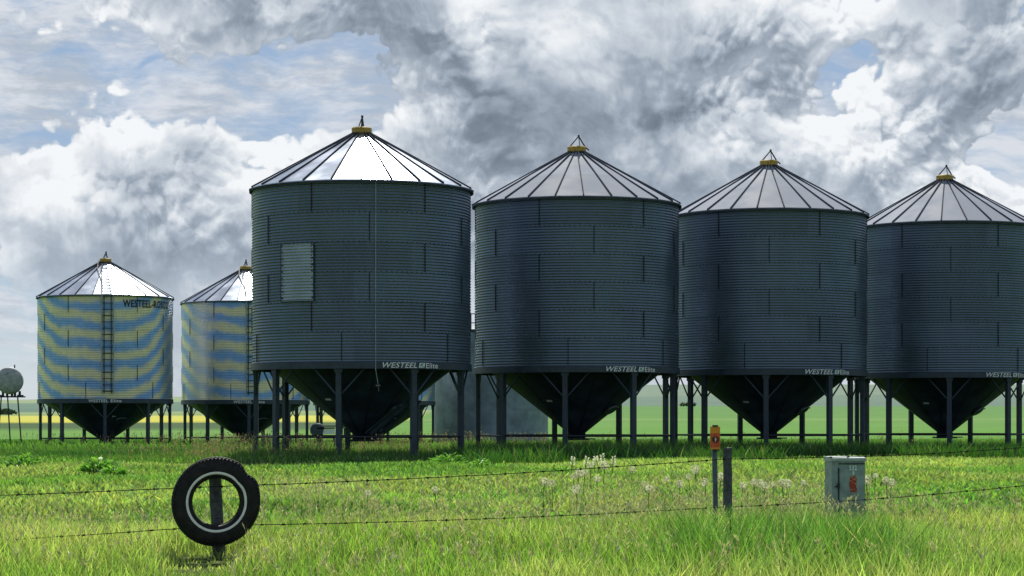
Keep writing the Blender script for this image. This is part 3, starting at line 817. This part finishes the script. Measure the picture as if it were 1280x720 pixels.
def marker():
    x, y, _ = px(895, 648, 28.2); z0 = gzf(x, y)
    root = empty('marker_sign', (x, y, z0)); tag(root, 'small orange and red marker sign with white symbol on a thin blue grey post', 'marker sign')
    top = px(0, 533, 28.2)[2] - z0
    p = MB()
    p.box((.0, .012, top / 2 - .16), (.062, .03, top + .24)); p.box((-.026, -.012, top / 2 - .16), (.010, .028, top + .22)); p.box((.026, -.012, top / 2 - .16), (.010, .028, top + .22))
    po = p.build('post', M['postblue'], root); po.rotation_euler[1] = R(-1.0)
    s = MB(); s.box((-.014, -.035, top - .145), (.125, .012, .285)); pl = s.build('sign_panel', M['orange'], root)
    s = MB(); s.box((-.014, -.043, top - .175), (.115, .004, .175)); s.build('red_field', M['red'], pl)
    s = MB(); k = s.addv([(-.010 + .044 * math.sin(2 * PI * i / 24), -.047, top - .165 - .044 * math.cos(2 * PI * i / 24)) for i in range(24)]); s.face(range(k, k + 24)); s.build('disc', M['maroon'], pl)
    s = MB()
    for pts in ([(-.006, .028), (.006, .024), (.010, .008), (-.004, .010)], [(-.010, .012), (.012, .004), (.004, -.008), (-.012, .0)], [(.0, -.004), (.010, -.010), (-.004, -.030), (-.010, -.024)], [(.008, .010), (.020, .002), (.016, -.004), (.006, .002)]):
        k = s.addv([(-.010 + a, -.050, top - .165 + b) for a, b in pts]); s.face(range(k, k + 4))
    s.build('symbol', M['signwhite'], pl)
    s = MB(); s.box((-.014, -.04, top + .006), (.07, .03, .022)); s.build('clamp', M['dark'], root); s = MB(); s.box((-.01, -.04, top - .305), (.03, .02, .03)); s.build('clamp', M['dark'], root)
marker()

def cabinet():
    y = 29.0; x0 = px(1035, 0, y)[0]; x1 = px(1077, 0, y)[0]; x = (x0 + x1) / 2; w = x1 - x0
    z0 = gzf(x, y) - .05; ztop = px(0, 570.5, y)[2]; H = ztop - z0
    root = empty('utility_cabinet', (x, y, z0), R(5)); tag(root, 'grey green metal utility cabinet with a red label and number 532, deep in grass', 'utility cabinet')
    d = .40
    b = MB(); b.box((0, 0, (H - .06) / 2), (w, d, H - .06)); b.build('body', M['box'], root)
    l = MB(); hw, hd = w / 2 + .012, d / 2 + .02
    l.hexa([(-hw, -hd, H - .058), (hw, -hd, H - .058), (hw, hd, H - .058), (-hw, hd, H - .058), (-hw, -hd, H - .018), (hw, -hd, H - .018), (hw, hd, H - .018), (-hw, hd, H - .018)])
    l.hexa([(-hw, -hd, H - .0175), (hw, -hd, H - .0175), (hw, hd, H - .0175), (-hw, hd, H - .0175), (-hw + .03, -hd + .04, H + .002), (hw - .03, -hd + .04, H + .002), (hw - .03, hd - .04, H + .002), (-hw + .03, hd - .04, H + .002)])
    l.build('lid', M['boxlid'], root)
    dr = MB(); dr.box((.045, -d / 2 - .008, H / 2 - .07), (w - .115, .014, H - .17)); door = dr.build('door', M['box'], root)
    g_ = MB(); g_.box((-w / 2 + .086, -d / 2 - .004, H / 2 - .06), (.012, .008, H - .17)); g_.box((.04, -d / 2 - .004, H - .092), (w - .10, .008, .014)); g_.build('door_gap', M['seam'], root)
    hd_ = MB(); hd_.box((-w / 2 + .08, -d / 2 - .026, H * .62), (.028, .03, .05)); hd_.tube([(-w / 2 + .08, -d / 2 - .03, H * .62), (-w / 2 + .03, -d / 2 - .04, H * .60)], .008, 6); hd_.build('latch', M['dark'], door)
    t = MB(); vs, fs = text_verts('532', 1, .02, 0, 1.1); vs = fit(vs, .10, .062)
    k = t.addv([(.055 + a, -d / 2 - .018, H - .145 + b_) for a, b_ in vs]); [t.face([k + i for i in f]) for f in fs]
    vs, fs = text_verts('1', 1, .03, 0, 1.0); vs = fit(vs, .018, .045)
    k = t.addv([(.06 + a, -d / 2 - .018, H - .21 + b_) for a, b_ in vs]); [t.face([k + i for i in f]) for f in fs]
    t.build('number', M['cyan'], door)
    s = MB(); rr_ = random.Random(5)
    n_ = 22; k = s.addv([(.055 + (.045 + rr_.uniform(-.012, .008)) * max(-1, min(1, 1.5 * math.cos(2 * PI * i / n_))), -d / 2 - .018, H - .345 + (.105 + rr_.uniform(-.02, .01)) * max(-1, min(1, 1.4 * math.sin(2 * PI * i / n_)))) for i in range(n_)]); s.face(range(k, k + n_))
    lab = s.build('warning_label', M['rust'], door)
    s = MB()
    for i in range(9):
        cx_, cz_ = .055 + rr_.uniform(-.035, .04), H - .345 + rr_.uniform(-.09, .09); a_ = rr_.uniform(-.8, .8); l_ = rr_.uniform(.008, .02)
        k = s.addv([(cx_ - l_ * math.cos(a_), -d / 2 - .021, cz_ - l_ * math.sin(a_)), (cx_ + l_ * math.cos(a_), -d / 2 - .021, cz_ + l_ * math.sin(a_)), (cx_ + l_ * math.cos(a_), -d / 2 - .021, cz_ + l_ * math.sin(a_) + .01)]); s.face((k, k + 1, k + 2))
    s.build('faded_print', M['signwhite'], lab)
cabinet()

def wire(name, pts, label):
    root = MB()
    P_ = []
    for (a, b) in zip(pts[:-1], pts[1:]):
        A, B_ = Vector(px(*a)), Vector(px(*b)); n = max(4, int((B_ - A).length / .25))
        for i in range(n):
            t = i / n; p = A.lerp(B_, t); p.z -= .035 * math.sin(PI * t) + random.uniform(-.002, .002); P_.append(p)
    P_.append(Vector(px(*pts[-1])))
    o = P_[0].copy(); root.tube([p - o for p in P_], .0048, 5)
    L = 0.0
    for p, q in zip(P_[:-1], P_[1:]):
        L += (q - p).length
        if L > .14:
            L = 0
            c = p - o
            for s_ in range(2):
                dv = Vector((random.uniform(-.4, .4), random.uniform(-1, 1), random.uniform(-1, 1))).normalized() * .022
                root.tube([c - dv, c + dv], .0035, 4)
            root.tube([c - Vector((.018, 0, 0)), c + Vector((.018, 0, 0))], .009, 5)
    ob = root.build(name, M['wire'], None); ob.location = o
    tag(ob, label, 'barbed wire')
wire('barbed_wire', [(-350, 624, 24.8), (250, 609, 25.0), (905, 574, 27.9), (1290, 559, 29.6), (1700, 548, 31)], 'upper strand of barbed wire running behind the tyre and past the marker sign')
wire('barbed_wire', [(-350, 690, 24.8), (274, 657, 25.0), (905, 634, 27.9), (1290, 606, 29.6), (1700, 590, 31)], 'lower strand of barbed wire, running just above the foreground grass')

# ------------------------------------------------------------------ vegetation
def vnoise(x, y, s, o=0.0):
    """cheap smooth 2-D value noise, vectorised"""
    x = x * s + o * 17.3; y = y * s + o * 9.1
    xi = np.floor(x).astype(int); yi = np.floor(y).astype(int); fx = x - xi; fy = y - yi
    fx = fx * fx * (3 - 2 * fx); fy = fy * fy * (3 - 2 * fy)
    def hsh(a, b):
        n = np.sin(a * 127.1 + b * 311.7 + o * 53.3) * 43758.5453
        return n - np.floor(n)
    return (hsh(xi, yi) * (1 - fx) + hsh(xi + 1, yi) * fx) * (1 - fy) + (hsh(xi, yi + 1) * (1 - fx) + hsh(xi + 1, yi + 1) * fx) * fy
def fb(x, y, s, o=0.0): return (vnoise(x, y, s, o) + .5 * vnoise(x, y, s * 2.1, o + 1) + .25 * vnoise(x, y, s * 4.3, o + 2)) / 1.75

def ribbon_mesh(name, P, H, W, lean, yaw, leandir, col, mat, curl=.35, prof=(1.0, .8, 0.0)):
    """blades: P (N,3) roots, H heights, W widths; each a quad and a tip triangle"""
    N = len(P)
    side = np.stack([np.cos(yaw), np.sin(yaw), np.zeros(N)], -1) * (W / 2)[:, None]
    ld = np.stack([np.cos(leandir), np.sin(leandir), np.zeros(N)], -1)
    up = np.zeros((N, 3)); up[:, 2] = 1
    mid = P + up * (H * .55)[:, None] + ld * (H * lean * curl)[:, None]
    tip = P + up * (H * np.sqrt(np.clip(1 - (lean * .6) ** 2, .2, 1)))[:, None] + ld * (H * lean)[:, None]
    V = np.stack([P - side * prof[0], P + side * prof[0], mid + side * prof[1], mid - side * prof[1], tip], 1).reshape(-1, 3)
    b = np.arange(N)[:, None] * 5
    loops = np.concatenate([b + [0, 1, 2, 3], b + [3, 2, 4]], 1).reshape(-1)
    me = bpy.data.meshes.new(name)
    me.vertices.add(N * 5); me.vertices.foreach_set('co', V.astype(np.float32).ravel())
    me.loops.add(N * 7); me.loops.foreach_set('vertex_index', loops.astype(np.int32))
    me.polygons.add(N * 2)
    ls = (np.arange(N)[:, None] * 7 + [0, 4]).ravel(); me.polygons.foreach_set('loop_start', ls.astype(np.int32))
    me.update(calc_edges=True)
    ca = me.color_attributes.new('tone', 'FLOAT_COLOR', 'POINT')
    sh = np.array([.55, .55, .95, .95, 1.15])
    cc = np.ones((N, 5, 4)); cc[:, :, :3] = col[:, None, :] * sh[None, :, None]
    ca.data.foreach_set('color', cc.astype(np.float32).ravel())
    me.materials.append(mat)
    o = bpy.data.objects.new(name, me); C.objects.link(o)
    return o

def scatter(n, y0, y1, spread=.30, power=1.0):
    """points between two distances, over the width a wide camera could see"""
    u = RNG.random(n)
    y = np.sqrt(y0 ** 2 + (y1 ** 2 - y0 ** 2) * u ** power)
    x = (RNG.random(n) * 2 - 1) * (spread * y + 4.5)
    return x, y
def tone(n, base, jit=.18, hue=.08):
    base = np.asarray(base, float)
    if base.ndim == 1: base = np.tile(base, (n, 1))
    j = 1 + RNG.normal(0, jit, n)[:, None]; hj = 1 + RNG.normal(0, hue, (n, 3))
    return np.clip(base * j * hj, .004, .9)
def lerp(a, b, t): return np.asarray(a)[None] * (1 - t[:, None]) + np.asarray(b)[None] * t[:, None]
BUSY = [(tx, ty, .30), (qx, qy, .0)]
def pix(x, y): return 640 + 2800 * x / y

# A. tall foreground grass
n = 128000
x, y = scatter(n, 17.5, 31.5, .27)
edge = 29.0 + 2.2 * fb(x, y, .35, 3) - 1.1 * smooth(2, 6, x)
keep = (y < edge)
x, y = x[keep], y[keep]; n = len(x)
dark = np.exp(-((x - 3.0) / 1.5) ** 2 - ((y - 24.0) / 3.6) ** 2)     # dense dark tussock in front of the cabinet
dark = np.clip(dark * 1.35 * (.5 + fb(x, y, .9, 8)), 0, 1)
pn = fb(x, y, .45, 5); pn2 = fb(x, y, 1.6, 12)
H = (.17 + .16 * pn + .27 * dark) * (.6 + .75 * RNG.random(n)) * np.where(y > 27, .85, 1.0)
cb = lerp((.31, .51, .095), (.58, .70, .22), smooth(.35, .68, pn))
cb = cb * (1 - .22 * smooth(.45, .65, pn2))[:, None]
cb = cb * (1 - dark[:, None]) + np.array([.15, .33, .06])[None] * dark[:, None]
cl = vnoise(x, y, 3.2, 77); cb = cb * (.78 + .42 * cl)[:, None]
dry = RNG.random(n) < .05 + .10 * smooth(.6, .9, vnoise(x, y, 1.1, 78))
cb[dry] = (.62, .60, .30)
def clearing(x, y):
    k = 1 - .85 * np.exp(-((x - tx - .02) / .42) ** 4 - ((y - 23.7) / 1.9) ** 4)
    k = k * (1 - .22 * np.exp(-((x - 3.5) / 1.7) ** 6 - ((y - 27.6) / 1.5) ** 6))
    return k
H = H * clearing(x, y)
P = np.stack([x, y, gz(x, y) - .01], -1)
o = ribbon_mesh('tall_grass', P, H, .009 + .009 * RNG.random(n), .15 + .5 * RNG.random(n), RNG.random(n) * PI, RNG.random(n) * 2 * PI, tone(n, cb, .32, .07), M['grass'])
tag(o, 'tall bright yellow green grass filling the foreground', 'grass', kind='stuff')

# B. low leafy meadow between fence and bins
n = 200000
x, y = scatter(n, 26.5, 62, .265, .85)
pn = fb(x, y, .16, 21); pn2 = fb(x, y, .7, 25); pn3 = fb(x, y, 2.2, 26)
strip = smooth(46, 52, y) * (1 - smooth(57, 62, y))
cb = lerp((.25, .47, .09), (.47, .61, .18), smooth(.42, .68, pn))
cb = cb * (.80 + .42 * pn3)[:, None] * (1 - .15 * smooth(.5, .72, pn2))[:, None]
bright = smooth(-.4, .4, np.sin(y * .35 + x * .1 + 1.0))
cb = cb * (.9 + .15 * bright)[:, None]
H = (.07 + .10 * pn2) * (.5 + .9 * RNG.random(n)) * (1 + .012 * (y - 30))
W = (.018 + .026 * RNG.random(n)) * (1 + .010 * (y - 30))
P = np.stack([x, y, gz(x, y) - .01], -1)
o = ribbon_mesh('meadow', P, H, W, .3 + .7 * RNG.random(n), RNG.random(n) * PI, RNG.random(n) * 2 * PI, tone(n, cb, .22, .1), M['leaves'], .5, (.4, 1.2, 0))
tag(o, 'low leafy green meadow plants between the fence and the bins', 'meadow', kind='stuff')

# C. rough dark grass under and in front of the bins, darkened further as their shadow
n = 142000
x, y = scatter(n, 52, 84, .28)
pn = fb(x, y, .25, 31); pn2 = fb(x, y, .9, 35)
front = 54.6 + 2.2 * fb(x, y, .3, 33) + 2.5 * smooth(-1, 3, x) + 5.0 * smooth(4, 10, x)
keep = y > front
x, y, pn, pn2 = x[keep], y[keep], pn[keep], pn2[keep]; n = len(x)
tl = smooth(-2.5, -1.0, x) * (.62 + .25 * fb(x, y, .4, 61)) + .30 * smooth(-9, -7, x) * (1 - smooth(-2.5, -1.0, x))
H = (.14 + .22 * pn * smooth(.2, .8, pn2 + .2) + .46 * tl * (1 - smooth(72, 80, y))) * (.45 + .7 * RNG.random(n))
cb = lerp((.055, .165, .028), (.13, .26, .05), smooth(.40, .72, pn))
d = RNG.random(n) < (.02 + .10 * smooth(.6, .8, pn2)); cb[d] = (.30, .32, .14)
P = np.stack([x, y, gz(x, y) - .01], -1)
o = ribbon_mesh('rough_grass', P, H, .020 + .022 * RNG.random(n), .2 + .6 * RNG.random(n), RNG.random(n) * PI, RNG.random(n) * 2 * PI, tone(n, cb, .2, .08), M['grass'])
tag(o, 'rough dark grass growing under and around the bin legs, darkened further as bin shadow', 'grass', kind='stuff')

# D. thinner grass further back
n = 60000
x, y = scatter(n, 84, 165, .28)
pn = fb(x, y, .12, 41)
H = (.15 + .28 * pn) * (.5 + .8 * RNG.random(n)) * np.where(y > 128, .7, 1)
cb = lerp((.08, .20, .035), (.15, .31, .06), smooth(.4, .7, pn))
P = np.stack([x, y, gz(x, y) - .01], -1)
o = ribbon_mesh('field_grass', P, H, .05 + .05 * RNG.random(n), .2 + .6 * RNG.random(n), RNG.random(n) * PI, RNG.random(n) * 2 * PI, tone(n, cb, .18, .07), M['grass'])
tag(o, 'grass thinning out into the crop field behind the bins', 'grass', kind='stuff')

# E. pale dry seed stalks (beige haze over the green)
def stalks(name, x, y, hmin, hmax, col, label, headw=.012):
    n = len(x); H = hmin + (hmax - hmin) * RNG.random(n)
    P = np.stack([x, y, gz(x, y) - .01], -1)
    yaw = RNG.random(n) * PI; ldir = RNG.random(n) * 2 * PI; lean = .08 + .25 * RNG.random(n)
    # stem plus a wide feathery head on the upper third
    o1 = ribbon_mesh(name, P, H, np.full(n, headw * .45), lean, yaw, ldir, tone(n, np.asarray(col) * .8), M['grass'], .4)
    reps = 5
    Pi = np.repeat(P, reps, 0); Hi = np.repeat(H, reps); li = np.repeat(lean, reps); di = np.repeat(ldir, reps)
    t = .70 + .28 * RNG.random(n * reps)
    Pi = Pi + np.stack([np.cos(di) * Hi * li * t * t, np.sin(di) * Hi * li * t * t, Hi * t * .97], -1)
    o2 = ribbon_mesh(name + '_h', Pi, .03 + .05 * RNG.random(n * reps), headw * (.6 + .8 * RNG.random(n * reps)), .2 + .9 * RNG.random(n * reps), RNG.random(n * reps) * PI, RNG.random(n * reps) * 2 * PI, tone(n * reps, col, .2, .06), M['fluff'], .5, (.5, 1.3, 0))
    # join the two sheets of the same stuff
    me = o1.data; me2 = o2.data
    import bmesh as _b
    bm = _b.new(); bm.from_mesh(me); bm.from_mesh(me2); bm.to_mesh(me); bm.free()
    n1 = n * 2; me.materials.append(M['fluff'])
    mi = np.zeros(len(me.polygons), np.int32); mi[n1:] = 1; me.polygons.foreach_set('material_index', mi); me.update()
    bpy.data.objects.remove(o2); bpy.data.meshes.remove(me2)
    tag(o1, label, 'grass', kind='stuff')
xs, ys = [], []
n0 = 5200
x, y = scatter(n0, 27.5, 36, .24); dn = fb(x, y, .45, 51) + .22 * np.exp(-((pix(x, y) - 900) / 260) ** 2) + .16 * np.exp(-((pix(x, y) - 430) / 150) ** 2) - .25 * smooth(220, 80, pix(x, y)) - .2 * smooth(1130, 1250, pix(x, y))
k = dn > .64; xs.append(x[k]); ys.append(y[k])
x, y = scatter(2600, 20, 30, .24); k = (abs(x - tx) > .5) | (y > 25.3); xs.append(x[k]); ys.append(y[k])
x = RNG.normal(3.4, 1.0, 110); y = RNG.normal(27.8, .7, 110); xs.append(x); ys.append(y)
stalks('seeding_grass', np.concatenate(xs), np.concatenate(ys), .22, .50, (.62, .60, .36), 'pale beige seed heads of dry grass standing over the green meadow', .011)
xs, ys = [], []
for (cx_, cy_, sx_, sy_, m_) in ((-7.6, 62, 1.3, 2.5, 420), (-4.2, 68, 1.6, 2.0, 260), (-1.4, 90, 3.0, 10, 350), (2.5, 78, 3, 4, 150), (10, 82, 6, 3, 200), (-15, 108, 5, 2, 300)):
    xs.append(RNG.normal(cx_, sx_, m_)); ys.append(RNG.normal(cy_, sy_, m_))
stalks('dry_weeds', np.concatenate(xs), np.concatenate(ys), .35, .85, (.38, .32, .20), 'tan dry weeds standing around the feet of the bins', .022)

# F. goat's beard seed heads: countable pale balls
def seed_ball(r, seed):
    rs = np.random.default_rng(seed); mb = MB()
    n_ = 130; cols = []
    for i in range(n_):
        v = rs.normal(0, 1, 3); v /= np.linalg.norm(v); v = Vector(v)
        a = v.orthogonal().normalized(); b = v.cross(a)
        t0 = rs.random() * PI; a2 = a * math.cos(t0) + b * math.sin(t0); b2 = v.cross(a2)
        c = v * r * (.86 + .14 * rs.random()); s_ = r * .30
        k = mb.addv([c - a2 * s_ + v * s_ * .12, c + b2 * s_ * .3, c + a2 * s_ + v * s_ * .12, c - b2 * s_ * .3]); mb.face((k, k + 1, k + 2, k + 3))
        k = mb.addv([c - b2 * s_ + v * s_ * .12, c + a2 * s_ * .3, c + b2 * s_ + v * s_ * .12, c - a2 * s_ * .3]); mb.face((k, k + 1, k + 2, k + 3))
        k = mb.addv([v * r * .12, v * r * .12 + a * r * .03, c]); mb.face((k, k + 1, k + 2))
    return mb
def simple_leafmat(name, col, tr):
    m = bpy.data.materials.new(name); m.use_nodes = True; t = m.node_tree; t.nodes.clear(); g = NT(t)
    tc = g.n('ShaderNodeTexCoord').outputs['Object']; nn = g.noise(tc, 40, 3)
    c = g.mix(nn, tuple(x_ * .75 for x_ in col), col)
    d = g.n('ShaderNodeBsdfDiffuse'); g.put(d.inputs[0], c); q = g.n('ShaderNodeBsdfTranslucent'); g.put(q.inputs[0], c)
    mx = g.n('ShaderNodeMixShader'); mx.inputs[0].default_value = tr; t.links.new(d.outputs[0], mx.inputs[1]); t.links.new(q.outputs[0], mx.inputs[2])
    o = g.n('ShaderNodeOutputMaterial'); t.links.new(mx.outputs[0], o.inputs[0]); return m
M['puff'] = simple_leafmat('cream_seed_puff', (.98, 1.0, .72), .62)
M['stem'] = simple_leafmat('green_stem', (.20, .27, .07), .3)
protos = []
def seed_head(r, h, seed):
    root = empty('seed_head', (0, 0, 0))
    s = MB(); s.tube([(0, 0, -.02), (.02, 0, h * .5), (.0, .01, h)], [.006, .005, .007], 5); s.build('stem', M['stem'], root)
    b = seed_ball(r, seed).build('seed_ball', M['puff'], root); b.location = (0, .01, h + r * .4)
    tag(root, 'round cream seed head on a thin stem in the meadow beyond the fence', 'seed head', 'cream seed heads in the meadow')
    return root
protos = [seed_head(.070, .48, 1), seed_head(.060, .43, 2), seed_head(.050, .46, 3)]
hp = [(717, 596), (723, 592), (731, 591), (747, 599), (737, 582), (756, 582), (690, 604), (721, 623), (806, 606), (790, 587), (833, 599), (849, 605), (861, 596), (870, 587), (882, 603), (950, 604), (955, 608),
      (978, 603), (983, 611), (942, 603), (1004, 604), (1083, 607), (1094, 595), (1108, 609), (1113, 612), (459, 632), (544, 631), (901, 596), (928, 607), (966, 606), (680, 602), (812, 611)]
used = [0, 0, 0]
for i, (a, b_) in enumerate(hp):
    k = i % 3 if i > 16 else (0 if i % 2 else 1)
    h0 = (.48 + .028, .43 + .024, .46 + .020)[k]; s_ = random.uniform(.85, 1.12)
    lo, hi = 31.0, 60.0                      # walk back until the stem foot stands on the soil
    for _ in range(30):
        d = (lo + hi) / 2; x_, y_, z_ = px(a, b_, d)
        if z_ - gzf(x_, y_) > h0 * s_: lo = d
        else: hi = d
    o = protos[k] if not used[k] else copy_tree(protos[k]); used[k] += 1
    o.location = (x_, y_, gzf(x_, y_)); o.rotation_euler = (0, 0, random.random() * 6); o.scale = (s_, s_, s_)
# G. pale flower spikes in the shade
def spike_plant():
    root = empty('flower_spike', (0, 0, 0)); s = MB(); s.tube([(0, 0, 0), (.01, 0, .55)], .008, 5); s.build('stem', M['stem'], root)
    f = MB(); rs = random.Random(4)
    for i in range(46):
        t = i / 46; a_ = rs.random() * 6.28; r_ = .018 * (1 - .6 * t); c = Vector((.01 + r_ * math.cos(a_), r_ * math.sin(a_), .40 + .26 * t)); d_ = Vector((math.cos(a_), math.sin(a_), .6)) * .034
        k = f.addv([c, c + d_ + Vector((0, 0, .012)), c + d_ * 1.3, c + d_ - Vector((0, 0, .012))]); f.face(range(k, k + 4))
    f.build('flowers', M['puff'], root)
    tag(root, 'thin pale flower spike against the dark shade below the second dark bin', 'flower spike', 'pale flower spikes in the shade')
    return root
sp = spike_plant()
for i, (a, b_) in enumerate([(713, 579), (729, 573), (743, 577), (751, 572), (757, 570), (765, 573)]):
    d = 47.0; x_, y_, z_ = px(a, b_, d); o = sp if i == 0 else copy_tree(sp)
    o.location = (x_, y_, gzf(x_, y_)); hh = (z_ - gzf(x_, y_)) / .6; o.scale = (1, 1, max(.7, hh)); o.rotation_euler = (random.uniform(-.15, .15), random.uniform(-.2, .2), i)

# H. leafy weeds, individual bushes of broad leaves
def weed(seed, r=.28, h=.42, tall=False):
    rs = np.random.default_rng(seed); n_ = 420
    a_ = rs.random(n_) * 2 * PI; rr = r * np.sqrt(rs.random(n_)); zz = h * rs.random(n_) * (1 - .6 * (rr / r) ** 2)
    P_ = np.stack([rr * np.cos(a_), rr * np.sin(a_), zz], -1)
    cb_ = lerp((.14, .36, .06), (.26, .52, .10), zz / h)
    o_ = ribbon_mesh('leafy_weed', P_, .06 + .08 * rs.random(n_), .03 + .035 * rs.random(n_), .4 + .9 * rs.random(n_), rs.random(n_) * PI, a_, tone(n_, cb_, .2, .08), M['leaves'], .6, (.4, 1.3, 0))
    return o_
w0 = [weed(3), weed(4, .22, .3), weed(5, .34, .5)]
wp = [(125, 581, 48), (142, 583, 47), (560, 566, 54), (600, 572, 52), (700, 583, 50), (30, 575, 52)]
cnt = [0, 0, 0]
for i, (a, b_, d) in enumerate(wp):
    k = i % 3; o = w0[k] if not cnt[k] else w0[k].copy()
    if cnt[k]: C.objects.link(o)
    cnt[k] += 1
    x_, y_ = (a - 640) / 2800 * d, d; o.location = (x_, y_, gzf(x_, y_) - .02); s_ = random.uniform(.7, 1.1); o.scale = (s_ * 1.3, s_, s_ * .8); o.rotation_euler[2] = i * 1.7
    tag(o, 'low dark green leafy weed clump in the meadow', 'weed', 'leafy weeds in the meadow')

# I. far tree belts and bushes
def tree_belt(name, x0, x1, y, h, label, seed, n_=2200):
    rs = np.random.default_rng(seed)
    u = rs.random(n_); x_ = x0 + (x1 - x0) * u; prof_ = h * (.45 + .55 * np.abs(np.sin(u * 23 + seed)) * (.6 + .4 * np.sin(u * 7.3)))
    P_ = np.stack([x_, y + rs.normal(0, 3, n_), gz(x_, np.full(n_, y)) + prof_ * rs.random(n_) * .85], -1)
    o_ = ribbon_mesh(name, P_, .5 + .6 * rs.random(n_), .6 + .7 * rs.random(n_), rs.random(n_), rs.random(n_) * PI, rs.random(n_) * 6.28, tone(n_, (.03, .055, .028), .25, .08), M['leaves'], .5, (.6, 1.3, 0))
    tag(o_, label, 'tree belt', kind='stuff')
tree_belt('tree_belt', -262, -207, 930, 2.6, 'distant dark tree belt on the yellow field edge at far left', 2)
tree_belt('tree_belt', 100, 109, 1330, 2.2, 'distant low dark bushes on the field edge between dark bins', 5, 160)
tree_belt('tree_belt', 240, 249, 1340, 2.0, 'distant low bushes on the field edge right of the cabinet', 9, 120)
